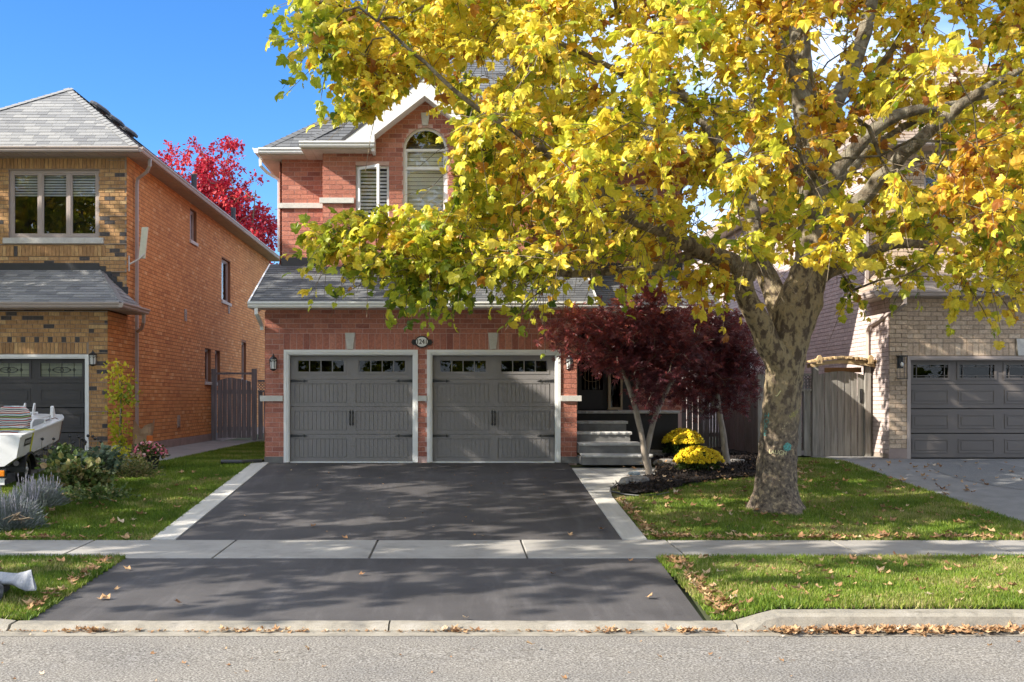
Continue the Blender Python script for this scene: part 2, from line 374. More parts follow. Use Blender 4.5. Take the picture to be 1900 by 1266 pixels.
M_litter = vmat('fallen_leaf_tan', [(0, (.20, .10, .05)), (.4, (.38, .21, .10)), (.75, (.52, .34, .18)), (1, (.62, .50, .36))], .7, trans=.15, dirt=.25)
M_green = vmat('garden_leaf', [(0, (.03, .065, .015)), (.4, (.085, .125, .03)), (.7, (.19, .18, .05)), (1, (.36, .24, .12))], .5, trans=.3, dirt=.2)
M_hosta = vmat('sage_green_leaf', [(0, (.05, .085, .05)), (.6, (.12, .17, .10)), (1, (.24, .22, .13))], .5, trans=.25, dirt=.2)
M_lav = vmat('lavender_grey', [(0, (.10, .14, .10)), (.5, (.20, .23, .21)), (1, (.34, .32, .38))], .7, trans=.2, dirt=.2)
M_yel = vmat('yellow_sapling_leaf', [(0, (.07, .16, .02)), (.45, (.40, .42, .03)), (1, (.70, .56, .03))], .5, trans=.4, dirt=.15)
M_mum = vmat('yellow_blossom', [(0, (.62, .38, .01)), (.6, (.82, .60, .012)), (1, (.86, .70, .03))], .6, trans=.15, dirt=.2, dscale=60)
M_pinkf = vmat('pink_blossom', [(0, (.55, .06, .12)), (.6, (.72, .22, .28)), (1, (.80, .55, .50))], .6, trans=.2, dirt=.2)
M_mulch = mat('dark_mulch', (.022, .016, .014), .95, (.012, .010, .009), 20, .9, 70, dist=.03)
M_chip = vmat('mulch_chip', [(0, (.012, .009, .008)), (.7, (.035, .024, .020)), (1, (.09, .06, .045))], .9, dirt=.3)
M_rock = mat('grey_garden_rock', (.34, .31, .28), .9, (.20, .185, .17), 8, .7, 30, dist=.02, fine=.2)
M_rockb = mat('blue_grey_rock', (.34, .38, .40), .9, (.26, .30, .32), 9, .5, 40)
M_japb = mat('pale_smooth_bark', (.36, .30, .24), .8, (.19, .155, .125), 9, .4, 60, stretch=(1, 1, .4))
def bark_mat():
    m, t, b, o = _new('mottled_plane_bark'); b.inputs['Roughness'].default_value = .88; b.inputs['Specular IOR Level'].default_value = .2
    n = _noise(t, 8.0, 4, .6, stretch=(1.3, 1.3, .7)); n.inputs['Distortion'].default_value = .3
    r = _ramp(t, [(.38, (.11, .082, .06)), (.46, (.17, .13, .095)), (.48, (.30, .235, .145)), (.58, (.36, .29, .18)), (.63, (.42, .31, .17)), (.66, (.25, .205, .13))])
    t.links.new(n.outputs['Fac'], r.inputs[0])
    n4 = _noise(t, 16, 4, .6); r4 = _ramp(t, [(.34, (.07, .056, .046)), (.45, (.165, .128, .098)), (.56, (.22, .175, .13)), (.60, (.36, .27, .17)), (.7, (.42, .34, .23))])
    t.links.new(n4.outputs['Fac'], r4.inputs[0])
    g = t.nodes.new('ShaderNodeNewGeometry'); sx = t.nodes.new('ShaderNodeSeparateXYZ'); t.links.new(g.outputs['Position'], sx.inputs[0])
    n5 = _noise(t, 3, 4); ad = t.nodes.new('ShaderNodeMath'); ad.operation = 'MULTIPLY_ADD'; ad.inputs[1].default_value = 1.6
    t.links.new(n5.outputs['Fac'], ad.inputs[0]); t.links.new(sx.outputs['Z'], ad.inputs[2])
    hr = t.nodes.new('ShaderNodeMapRange'); hr.inputs['From Min'].default_value = 1.4; hr.inputs['From Max'].default_value = 2.4
    t.links.new(ad.outputs[0], hr.inputs['Value'])
    cc = _mix(t, hr.outputs[0], r4.outputs[0], r.outputs[0])
    hi = t.nodes.new('ShaderNodeMapRange'); hi.inputs['From Min'].default_value = 3.6; hi.inputs['From Max'].default_value = 5.2; t.links.new(ad.outputs[0], hi.inputs['Value'])
    n6 = _noise(t, 7, 3); r6 = _ramp(t, [(.4, (.13, .105, .075)), (.6, (.27, .24, .18))]); t.links.new(n6.outputs['Fac'], r6.inputs[0])
    cc = _mix(t, hi.outputs[0], cc, r6.outputs[0])
    t.links.new(cc, b.inputs['Base Color'])
    n7 = _noise(t, 30, 5, .7, stretch=(1, 1, .5)); mm = t.nodes.new('ShaderNodeMath'); mm.operation = 'ADD'
    t.links.new(n7.outputs['Fac'], mm.inputs[0]); t.links.new(n.outputs['Fac'], mm.inputs[1]); _bump(t, b, mm.outputs[0], 1.0, .045); return m
M_bark = bark_mat()
M_twig = mat('twig_bark', (.22, .17, .11), .9, (.13, .10, .07), 10)
# ---------------------------------------------------------------- ground, road, drives
def strip(name, mt, Y0, Y1, xl, xr, off=0, ny=12, zf=gz, parent=None, nx=1, kind='structure', jit=0):
    mb = MB(); fl = xl if callable(xl) else (lambda y: xl); fr = xr if callable(xr) else (lambda y: xr)
    for j in range(ny + 1):
        y = Y0 + (Y1 - Y0) * j / ny
        for i in range(nx + 1):
            x = fl(y) + (fr(y) - fl(y)) * i / nx
            mb.v.append((x, y, zf(y) + off + random.uniform(-jit, jit)))
    for j in range(ny):
        for i in range(nx):
            a = j * (nx + 1) + i; mb.f.append((a, a + 1, a + nx + 2, a + nx + 1))
    return mb.build(name, mt, parent, kind=None if parent else kind, smooth=True)
def gpro(y): return float(np.interp(y, [-300, 9.4, 9.75, 12.7, 14.1, 21.16, 400], [-.90, -.90, -.83, -.74, -.66, -.05, -.05]))
mb = MB(); ys = [-300, -60, 0, 5, 9.4, 9.75, 12.7, 14.1, 17, 21.16, 30, 60, 400]
for y in ys: mb.v += [(-400, y, gpro(y)), (400, y, gpro(y))]
for j in range(len(ys) - 1): mb.f.append((2*j, 2*j + 1, 2*j + 3, 2*j + 2))
mb.build('ground', M_earth, kind='structure')
strip('road', M_road, -1.5, 9.45, -60, 60, 0, 10, lambda y: -.84 + .05 * (1 - ((y - 4) / 5.5) ** 2))
strip('gutter_pan', M_kerb, 9.45, 9.66, -60, 60, 0, 1, lambda y: -.836)
def kerb_h(x):
    a = float(np.interp(x, [-4.7, -4.0, 2.45, 2.95], [1, 0, 0, 1])); return -.785 + .105 * (a * a * (3 - 2 * a))
def kerb(x0, x1):
    mb = MB(); n = max(3, int((x1 - x0) / .12)) if x1 - x0 < 20 else 60; k = 7
    for i in range(n + 1):
        x = x0 + (x1 - x0) * i / n; h = kerb_h(x) + random.uniform(-.002, .002); f = (h + .836) / .15
        for y, z in ((9.64, -.87), (9.64, -.83), (9.665 + .02 * (1 - f), h - .03), (9.70, h - .004), (9.86, h), (9.885, h - .012), (9.885, h - .12)): mb.v.append((x, y + random.uniform(-.002, .002), z))
    for i in range(n):
        for j in range(k - 1): a = i * k + j; mb.f.append((a, a + k, a + k + 1, a + 1))
    mb.f.append(tuple(range(k))); mb.f.append(tuple(n * k + j for j in range(k - 1, -1, -1)))
    return mb.build('kerb', M_kerb, kind='structure')
for a, b in ((-60, -8), (-7.985, -4.045), (-4.02, -.63), (-.615, 2.50), (2.515, 5.6), (5.612, 60)): kerb(a, b)
# pavement: one base with single slabs
sw = strip('sidewalk', mat('joint_dirt', (.10, .095, .085), .95), 12.7, 14.1, -40, 40, -.02, 1)
xs = [-40, -30, -20, -15, -10.3, -8.45, -6.6, -4.75, -2.9, -1.05, .82, 2.72, 4.85, 6.75, 8.65, 10.5, 20, 30, 40]
for a, b in zip(xs[:-1], xs[1:]):
    mb = MB(); d = random.uniform(-.003, .003)
    mb.add([(a+.012,12.7,gz(12.7)-.1),(b-.012,12.7,gz(12.7)-.1),(b-.012,14.1,gz(14.1)-.1),(a+.012,14.1,gz(14.1)-.1),
            (a+.012,12.7,gz(12.7)+d),(b-.012,12.7,gz(12.7)+d),(b-.012,14.1,gz(14.1)+d),(a+.012,14.1,gz(14.1)+d)],
           [(4,5,6,7),(0,1,5,4),(1,2,6,5),(2,3,7,6),(3,0,4,7)])
    mb.build('paving_slab', M_conc, sw, bevel=.008)
strip('driveway', M_asph, 14.1, 21.13, -3.7, 2.15, -.004, 10)
apz = lambda y: float(np.interp(y, [9.88, 12.7], [-.79, -.635]))
strip('driveway_apron', M_asph, 9.885, 12.7, -3.95, lambda y: 2.25 + .1 * (y - 9.9) / 2.8, 0, 4, apz)
def slabs(name, xl, xr, Y0, Y1, n, m):
    base = None
    for k in range(n):
        a = Y0 + (Y1 - Y0) * k / n; b = Y0 + (Y1 - Y0) * (k + 1) / n
        fl = xl if callable(xl) else (lambda y: xl); fr = xr if callable(xr) else (lambda y: xr)
        mb = MB(); mb.add([(fl(a),a+.004,gz(a)-.08),(fr(a),a+.004,gz(a)-.08),(fr(b),b-.004,gz(b)-.08),(fl(b),b-.004,gz(b)-.08),
            (fl(a),a+.004,gz(a)+.012),(fr(a),a+.004,gz(a)+.012),(fr(b),b-.004,gz(b)+.012),(fl(b),b-.004,gz(b)+.012)],
            [(4,5,6,7),(0,1,5,4),(1,2,6,5),(2,3,7,6),(3,0,4,7)])
        if base is None: base = mb.build(name, m, kind='structure')
        else: mb.build('border_slab', m, base)
slabs('driveway_border', -4.02, -3.702, 14.1, 21.1, 3, M_conc2)
slabs('driveway_border', 2.152, 2.47, 14.1, 17.3, 2, M_conc2)
wr = lambda y: float(np.interp(y, [17.3, 18.2, 18.6, 19.2, 19.8, 20.35], [2.47, 2.56, 2.95, 3.42, 3.66, 3.72]))
mb = MB(); ny = 14
for j in range(ny + 1):
    y = 17.305 + (20.35 - 17.305) * j / ny
    for x in (2.152, wr(y)):
        mb.v.append((x, y, gz(y) + .012)); mb.v.append((x, y, gz(y) - .1))
for j in range(ny):
    a = 4 * j; mb.f += [(a, a+2, a+6, a+4), (a, a+4, a+5, a+1), (a+2, a+3, a+7, a+6)]
mb.f.append((0, 1, 3, 2)); mb.build('walkway', M_conc2, kind='structure')
# neighbours' drives and path
strip('neighbour_driveway', M_stamp, 14.1, 22.66, -20, -7.75, 0, 8)
rl = lambda y: float(np.interp(y, [14.1, 15.3, 18.5, 22.5], [8.1, 8.0, 7.75, 7.62]))
strip('neighbour_driveway', M_stamp, 14.1, 22.46, rl, 22, 0, 8)
strip('neighbour_driveway', M_stamp, 9.885, 12.7, 8.1, 22, 0, 4, apz)
mb = MB(); pts = [(10.6 + 1.75 * math.cos(t), 19.6 + 2.3 * math.sin(t)) for t in np.linspace(0, 2 * math.pi, 40, endpoint=False)]
mb.face([(x, y, gz(y) + .005) for x, y in pts]); mb.build('aggregate_inlay', mat('exposed_aggregate', (.22, .22, .215), .9, (.12, .12, .12), 60, .4, 90, fine=.3), kind='structure')
slabs('side_path', -7.36, -5.9, 21.4, 32.1, 6, M_stamp)
strip('gate_path', M_stamp, 22.46, 26, 7.62, 9.0, .004, 2)
# lawns
def blawn(x0, x1, e0=None, e1=None):
    mb = MB(); nx = 40; ny = 14
    for j in range(ny + 1):
        y = 9.886 + (12.7 - 9.886) * j / ny
        for i in range(nx + 1):
            x = x0 + (x1 - x0) * i / nx; z = float(np.interp(y, [9.88, 12.7], [kerb_h(x) - .005, -.64])) + .015
            for e in (e0, e1):
                if e is not None:
                    q = min(1, abs(x - e) / .45); z = min(z, apz(y) + .01 + q * .3)
            mb.v.append((x, y, z + random.uniform(-.006, .006)))
    for j in range(ny):
        for i in range(nx): a = j * (nx + 1) + i; mb.f.append((a, a + 1, a + nx + 2, a + nx + 1))
    mb.build('lawn', M_lawn, kind='structure', smooth=True)
blawn(2.36, 8.09, e0=2.36); blawn(-7.9, -3.955, e1=-3.955)
strip('lawn', M_lawn, 14.1, 22.46, lambda y: wr(y) + .01 if y < 20.3 else 3.73, lambda y: rl(y) - .005, -.01, 30, nx=16, jit=.005)
strip('lawn', M_lawn, 14.1, 34, lambda y: -7.74 if y < 21.4 else -5.895, -4.025, -.01, 40, nx=10, jit=.005)
# ---------------------------------------------------------------- house helpers
GUT = [(0, 0), (.075, 0), (.095, .03), (.095, .05), (.12, .085), (.12, .115), (.105, .115), (.10, .10), (0, .10)]
def gutter(root, p0, p1, out, m):
    return MB().extr(GUT, p0, p1, out).build('gutter', m, root)
def soffit(root, F, poly_fn, m): pass
def soffit_strip(root, axis, a0, a1, b0, b1, z, m, step=.3):
    """boards under the eave; axis 'x': runs along X from a0 to a1, spans Y b0..b1"""
    mb = MB(); n = max(1, int((a1 - a0) / step))
    for i in range(n):
        s = a0 + (a1 - a0) * i / n + .006; e = a0 + (a1 - a0) * (i + 1) / n - .006
        if axis == 'x': mb.box((s, b0, z), (e, b1, z + .012))
        else: mb.box((b0, s, z), (b1, e, z + .012))
    if axis == 'x': mb.box((a0, b0, z + .008), (a1, b1, z + .03))
    else: mb.box((b0, a0, z + .008), (b1, a1, z + .03))
    return mb.build('soffit', m, root)
def window(root, F, u0, u1, v0, v1, m, cols=1, rows=(), fw=.05, rec=.09, sill=None, blind=None, glass=None, open_left=False, arch=0, room=True):
    mb = MB(); n0, n1 = -rec - .05, -rec + .01
    mb.fbox(F, u0, u0 + fw, v0, v1, n0, n1); mb.fbox(F, u1 - fw, u1, v0, v1, n0, n1)
    mb.fbox(F, u0 + fw, u1 - fw, v0, v0 + fw, n0, n1)
    if not arch: mb.fbox(F, u0 + fw, u1 - fw, v1 - fw, v1, n0, n1)
    W = (u1 - u0 - fw) / cols; cells = []
    for c in range(1, cols): mb.fbox(F, u0 + fw/2 + W * c - .035, u0 + fw/2 + W * c + .035, v0 + fw, v1 - fw, n0 + .002, n1 + .004)
    rr = [v0 + fw] + list(rows) + [v1 - (0 if arch else fw)]
    for r in rows: mb.fbox(F, u0 + fw, u1 - fw, r - .025, r + .025, n0 + .002, n1 + .006)
    if arch:
        c = (u0 + u1) / 2; ro = (u1 - u0) / 2; A = np.linspace(0, math.pi, 15)
        for a, b in zip(A[:-1], A[1:]):
            q = [(c + r * math.cos(t), v1 + r * math.sin(t)) for r, t in ((ro, a), (ro, b), (ro - fw, b), (ro - fw, a))]
            mb.fprism(F, q, n0, n1)
        mb.fbox(F, u0 + fw, u1 - fw, v1 - .025, v1 + .025, n0 + .002, n1 + .006)
    w = mb.build('window', m, root, bevel=.004)
    for c in range(cols):
        a = u0 + fw/2 + W * c + (.025 if c == 0 else .035); b = u0 + fw/2 + W * (c + 1) - (.025 if c == cols - 1 else .035)
        for lo, hi in zip(rr[:-1], rr[1:]):
            if open_left: continue
            # sash
            sm = MB()
            for q in ((a, a + .035, lo, hi), (b - .035, b, lo, hi), (a + .035, b - .035, lo, lo + .035), (a + .035, b - .035, hi - .035, hi)): sm.fbox(F, *q, n0 + .01, n1 - .012)
            sm.build('sash', m, w)
            MB().fbox(F, a + .03, b - .03, lo + .03, hi - .03, n0 + .02, n0 + .026).build('pane', glass or M_glass, w)
    if arch:
        q = [(c0 + (ro - fw) * math.cos(t), v1 + .02 + (ro - fw - .02) * math.sin(t)) for c0 in [(u0 + u1) / 2] for t in np.linspace(0, math.pi, 15)]
        MB().fprism(F, q, n0 + .02, n0 + .026).build('pane', glass or M_glass, w)
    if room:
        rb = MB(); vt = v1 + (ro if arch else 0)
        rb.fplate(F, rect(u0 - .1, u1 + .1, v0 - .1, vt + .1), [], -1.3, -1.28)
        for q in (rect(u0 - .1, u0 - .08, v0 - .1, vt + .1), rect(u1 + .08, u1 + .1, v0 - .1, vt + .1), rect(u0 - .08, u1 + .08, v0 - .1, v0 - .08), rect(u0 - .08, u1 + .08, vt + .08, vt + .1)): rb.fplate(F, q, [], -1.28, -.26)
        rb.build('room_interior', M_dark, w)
    if blind:
        bb = MB(); lo, hi, step = blind[:3]; full = len(blind) > 3
        v = hi - step
        while v > lo:
            bb.fbox(F, u0 + .05, u1 - .05, v, v + step * (blind[3] if full else .62), n0 - .06, n0 - .05)
            v -= step
        bb.build('blind', M_white if full else M_blind, w)
    if sill:
        MB().fbox(F, u0 - sill[0], u1 + sill[0], v0 - sill[1], v0, -.12, sill[2]).build('sill', sill[3] if len(sill) > 3 else M_stone, root, bevel=.006)
    return w
def wall(root, F, outer, holes, mt, th=.22):
    return MB().fplate(F, outer, holes, -th, 0).build('wall', mt, root)
def downspout(root, pts, m, r=.045):
    o = MB().tube(pts, r, 4).build('downspout', m, root); return o
def lantern(root, F, u, v, style=0, s=1.0):
    mb = MB(); g = MB(); c = .16
    if style == 2:
        mb.fbox(F, u - .06, u + .06, v - .02, v + .24, .0, .02); mb.fbox(F, u - .085, u + .085, v + .22, v + .245, .02, .19)
        mb.fbox(F, u - .085, u + .085, v - .245, v - .23, .03, .19)
        for a in (-.08, .072):
            for n in (.03, .18): mb.fbox(F, u + a, u + a + .008, v - .23, v + .22, n, n + .008)
        g.ball(F.pt(u, v + .06, .10), (.035, .035, .05)); mb.tube([F.pt(u, v + .22, .10), F.pt(u, v + .1, .10)], .012, 6)
    else:
        mb.fbox(F, u - .035, u + .035, v - .05, v + .09, 0, .03)
        mb.tube([F.pt(u, v + .06, .02), F.pt(u, v + .15, .08), F.pt(u, v + .17, c)], .012, 6)
        top = F.pt(u, v, c)
        for z0, z1, r0, r1 in ((.09, .13, .085, .05), (.13, .17, .035, .02), (.17, .20, .012, .008), (-.115, -.10, .06, .075), (-.14, -.115, .02, .055)):
            mb.tube([top + Vector((0, 0, z0)), top + Vector((0, 0, z1))], [r0 * s, r1 * s], 6)
        for k in range(6):
            t = k * math.pi / 3; d = Vector((math.cos(t), math.sin(t), 0)) 
            mb.tube([top + d * .062 * s + Vector((0, 0, -.10)), top + d * .075 * s + Vector((0, 0, .09))], .006, 4)
            t2 = t + math.pi / 3; d2 = Vector((math.cos(t2), math.sin(t2), 0)); dm = (d + d2) * .5
            mb.tube([top + d * .070 * s + Vector((0, 0, .03)), top + dm * .076 * s + Vector((0, 0, .075)), top + d2 * .070 * s + Vector((0, 0, .03))], .005, 4)
        g.tube([top + Vector((0, 0, -.098)), top + Vector((0, 0, .088))], [.055 * s, .068 * s], 6)
    o = mb.build('wall_lantern', M_iron, root); g.build('lantern_glass', M_lampg, o); return o
def text_mesh(s, size, extrude=.0):
    cu = bpy.data.curves.new('lettering', 'FONT'); cu.body = s; cu.size = size; cu.extrude = extrude; cu.align_x = 'CENTER'; cu.align_y = 'CENTER'; cu.resolution_u = 3
    ob = bpy.data.objects.new('lettering', cu); col.objects.link(ob)
    dg = bpy.context.evaluated_depsgraph_get(); me = bpy.data.meshes.new_from_object(ob.evaluated_get(dg))
    V = [v.co.copy() for v in me.vertices]; Fc = [tuple(p.vertices) for p in me.polygons]
    bpy.data.objects.remove(ob); bpy.data.curves.remove(cu); bpy.data.meshes.remove(me); return V, Fc
def roof_plane(root, pts, mb_under, P, L, H, hole=None, u_hint=None):
    """pts world, first two are the eave; lays shingles above a plane"""
    p = [Vector(q) for q in pts]; U = (p[1] - p[0]).normalized(); n = U.cross(p[2] - p[0]).normalized(); V = n.cross(U)
    F = Frame(p[0], U, V); poly = [((q - p[0]).dot(U), (q - p[0]).dot(V)) for q in p]
    mb_under.fprism(F, poly, -.06, 0)
    P.lay(F, poly, [], L=L, H=H, gap=.004, depth=.011, n0=.001, stag=.37, jitL=.28, jd=.002)
    return F, poly
def arched(u0, u1, v0, vs, n=14):
    c = (u0 + u1) / 2; r = (u1 - u0) / 2
    return [(u0, v0), (u1, v0)] + [(c + r * math.cos(t), vs + r * math.sin(t)) for t in np.linspace(0, math.pi, n)]
def cap_shingles(root, p0, p1, m, w=.13, name='ridge_cap'):
    p0 = Vector(p0); p1 = Vector(p1); d = p1 - p0; n = max(1, int(d.length / .16)); mb = MB(); s = d.normalized().cross(Vector((0, 0, 1))).normalized(); up = s.cross(d.normalized())
    for i in range(n):
        a = p0 + d * (i / n); b = p0 + d * ((i + 1) / n + .3 / n)
        mb.face([a - s*w - up*.04, b - s*w - up*.052, b - up*-.01, a - up*-.025]); mb.face([a + up*.025, b + up*.01, b + s*w - up*.052, a + s*w - up*.04])
    me = mb.build(name, m, root, var=.75); return me
# ---------------------------------------------------------------- the brick house in the middle
H1 = empty('brick_house', (-.7, 21.16, 0), 'red brick two-storey house with two grey garage doors, behind the black driveway', 'house')
G = front(21.16)
d1 = rect(-3.42, -.79, 0, 2.21); d2 = rect(-.61, 2.01, 0, 2.21)
wall(H1, G, rect(-3.775, 2.326, -.1, 3.06), [[(-3.42,-.0999),(-.79,-.0999),(-.79,2.21),(-3.42,2.21)], [(-.61,-.0999),(2.01,-.0999),(2.01,2.21),(-.61,2.21)]], M_mort_red)
B1 = Pieces()
vred = lambda u, v: min(1, max(0, random.gauss(.5, .24)))
b1 = [(-3.42, -.2), (-.79, -.2), (-.79, 2.21), (-3.42, 2.21)]; b2 = [(-.61, -.2), (2.01, -.2), (2.01, 2.21), (-.61, 2.21)]
band = [rect(-3.86, -3.42, 1.195, 1.315), rect(-.79, -.61, 1.195, 1.315), rect(2.01, 2.40, 1.195, 1.315)]
B1.lay(G, rect(-3.78, 2.33, .12, 2.215), [b1, b2], L=.273, H=.0955, vfn=vred, depth=.007)
ks = [[(XX(640, 21.16), 2.535), (XX(646, 21.16), 2.215), (XX(654, 21.16) - .02, 2.215), (XX(658, 21.16), 2.535)]]
def keystone(xc): return [(xc - .062, 2.222), (xc + .062, 2.222), (xc + .10, 2.545), (xc - .10, 2.545)]
kk = [keystone(-2.12), keystone(.685)]
B1.lay(G, rect(-3.42, 2.01, 2.215, 2.53), kk, L=.128, H=.32, vfn=vred, depth=.007, stag=0)
B1.lay(G, rect(-3.78, -3.43, 2.215, 2.53), [], L=.273, H=.105, vfn=vred, depth=.007)
B1.lay(G, rect(2.02, 2.33, 2.215, 2.53), [], L=.273, H=.105, vfn=vred, depth=.007)
B1.lay(G, rect(-3.78, 2.33, 2.535, 3.05), [], L=.273, H=.0965, vfn=vred, depth=.007)
for k in kk: MB().fprism(G, k, .002, .035).build('keystone', M_stone, H1, bevel=.005)
for u0, u1 in ((-3.88, -3.435), (-.788, -.612), (2.02, 2.42)): MB().fbox(G, u0, u1, 1.20, 1.31, .0, .055).build('stone_band', M_stone, H1, bevel=.005)
for u0, u1 in ((-3.80, -3.435), (2.02, 2.345)): MB().fbox(G, u0, u1, -.02, .11, .0, .02).build('plinth', M_step, H1)
# side walls of the garage and of the house, closed shell
wall(H1, Frame((-3.78, 0, 0), (0, -1, 0), (0, 0, 1)), rect(-36, -21.17, -.1, 3.05), [], M_mort_red)
B1.lay(Frame((-3.782, 0, 0), (0, -1, 0), (0, 0, 1)), [(-36, .1), (-21.16, .1), (-21.16, 3.0), (-22.9, 3.0), (-22.9, 6.3), (-36, 6.3)], [], L=.273, H=.0955, vfn=vred)
# garage doors
def garage_frame(root, F, u0, u1, v1, m, w=.105):
    mb = MB()
    for a, b, n0, n1 in ((0, .055, -.10, .03), (.055, .085, -.10, .012), (.085, w, -.10, -.02)):
        mb.fbox(F, u0 + a, u0 + b, 0, v1 - a, n0, n1); mb.fbox(F, u1 - b, u1 - a, 0, v1 - a, n0, n1); mb.fbox(F, u0 + b, u1 - b, v1 - b, v1 - a, n0, n1)
    return mb.build('door_trim', m, root)
def carriage_door(u0, u1):
    garage_frame(H1, G, u0, u1, 2.21, M_white)
    a, b = u0 + .105, u1 - .105; top = 2.105; n = -.13; mb = MB()
    sec = [0.01, .55, 1.095, 1.635, top]; mid = (a + b) / 2
    for lo, hi in zip(sec[:-1], sec[1:]):
        if hi < top - .01: mb.fbox(G, a, b, lo + .003, hi - .003, n - .04, n - .020)
    lo, hi = sec[3], top
    pu = [(a + .085, mid - .085), (mid + .085, b - .085)]
    # window openings in the top section
    ho = [rect(q0 + .02, q1 - .02, lo + .10, hi - .055) for q0, q1 in pu]
    mb.fplate(G, rect(a, b, lo + .003, hi), ho, n - .04, n)
    for lo2, hi2 in zip(sec[:3], sec[1:4]):
        for q in ((a, pu[0][0], lo2 + .003, hi2 - .003), (pu[0][1], pu[1][0], lo2 + .003, hi2 - .003), (pu[1][1], b, lo2 + .003, hi2 - .003)): mb.fbox(G, *q, n - .008, n)
        for q0, q1 in pu:
            mb.fbox(G, q0, q1, lo2 + .003, lo2 + .075, n - .020, n); mb.fbox(G, q0, q1, hi2 - .085, hi2 - .003, n - .020, n)
    door = mb.build('garage_door', M_gdoor, H1)
    for lo2, hi2 in zip(sec[:3], sec[1:4]):
        for q0, q1 in pu:
            p = MB(); k = 12; W = (q1 - q0 - .03) / k
            for i in range(k): p.fbox(G, q0 + .015 + i * W + .0035, q0 + .015 + (i + 1) * W - .0035, lo2 + .09, hi2 - .10, n - .0195, n - .007)
            p.build('door_panel', M_gdoor, door)
    for q0, q1 in pu:
        fr = MB(); A, B, C, D = q0 + .02, q1 - .02, lo + .10, hi - .055
        for o_, w_, nn in ((0, .03, .008), (.03, .02, -.004)):
            fr.fbox(G, A + o_, A + o_ + w_, C + o_, D - o_, n - .03, n + nn); fr.fbox(G, B - o_ - w_, B - o_, C + o_, D - o_, n - .03, n + nn)
            fr.fbox(G, A + o_ + w_, B - o_ - w_, C + o_, C + o_ + w_, n - .03, n + nn); fr.fbox(G, A + o_ + w_, B - o_ - w_, D - o_ - w_, D - o_, n - .03, n + nn)
        A += .05; B -= .05; C += .05; D -= .05; W = (B - A) / 4
        for i in range(1, 4): fr.fbox(G, A + W * i - .010, A + W * i + .010, C, D, n - .03, n - .006)
        fr.build('window_frame', M_gdoor, door)
        for i in range(4): MB().fbox(G, A + W * i + (.01 if i else 0), A + W * (i + 1) - (.01 if i < 3 else 0), C, D, n - .026, n - .02).build('pane', M_gglass, door)
    for hv in (1.60, .515):
        for sgn, e in ((1, a), (-1, b)):
            q = [(e, hv - .028), (e + sgn * .26, hv - .010), (e + sgn * .27, hv - .030), (e + sgn * .305, hv - .012), (e + sgn * .355, hv), (e + sgn * .305, hv + .012), (e + sgn * .27, hv + .030), (e + sgn * .26, hv + .010), (e, hv + .028)]
            if sgn < 0: q = q[::-1]
            MB().fprism(G, q, n, n + .012).build('strap_hinge', M_iron, door)
    for s in (-1, 1):
        u = mid + s * .027; h = MB(); c = .87
        for v in (.13, -.13):
            sg = 1 if v > 0 else -1
            q = [(u - .008, c + v - sg*.05), (u + .008, c + v - sg*.05), (u + .022, c + v), (u + .01, c + v + sg*.012), (u, c + v + sg*.04), (u - .01, c + v + sg*.012), (u - .022, c + v)]
            h.fprism(G, q if sg > 0 else q[::-1], n, n + .008)
        h.tube([G.pt(u, c + .11, n + .008), G.pt(u, c + .08, n + .045), G.pt(u, c, n + .055), G.pt(u, c - .08, n + .045), G.pt(u, c - .11, n + .008)], [.008, .011, .013, .011, .008], 6)
        h.build('door_handle', M_iron, door)
    MB().fbox(G, a, b, -.02, .012, n - .05, n + .01).build('weather_strip', M_white, door)
    r = MB(); r.fplate(G, rect(a - .3, b + .3, -.1, 2.6), [], -2.2, -2.15)
    r.fplate(G, rect(a - .3, b + .3, 2.3, 2.35), [], -2.1, -.25); r.build('garage_interior', mat('garage_interior_wall', (.20, .20, .20), .9, (.05, .05, .055), 1.3), H1)
carriage_door(-3.42, -.79); carriage_door(-.61, 2.01)
# number plaque
nb = MB(); el = lambda rx, rz, n=28: [(XX(783, 21.16) + rx * math.cos(t), 2.365 + rz * math.sin(t)) for t in np.linspace(0, 2 * math.pi, n, endpoint=False)]
nb.fprism(G, el(.137, .118), .02, .05)
for s in (-1, 1):
    c = XX(783, 21.16) + s * .14; q = [(c - s*.02, 2.30), (c + s*.04, 2.305), (c + s*.055, 2.34), (c + s*.075, 2.355), (c + s*.055, 2.375), (c + s*.05, 2.405), (c + s*.02, 2.415), (c - s*.02, 2.40)]
    nb.fprism(G, q if s > 0 else q[::-1], .022, .046)
    for dz in (-.03, .0, .03): nb.ball(G.pt(c + s * .025, 2.362 + dz, .046), (.022, .008, .014), 6, 4)
pl = nb.build('number_plaque', M_iron, H1)
MB().fprism(G, el(.112, .094), .05, .056).build('plaque_face', M_white, pl)
TV_, TF_ = text_mesh('1241', .135)
xs_ = [v.x for v in TV_]; W_ = max(xs_) - min(xs_)
mb = MB(); sc = .178 / W_
for dx in (-.003, .003):
    mb.add([G.pt(XX(783, 21.16) + v.x * sc + dx, 2.362 + v.y * 1.0, .0575 + (dx > 0) * .0006) for v in TV_], TF_)
mb.build('numeral', M_iron, pl)
for u in (-3.60, 2.17): lantern(H1, G, u, 1.93, 0)
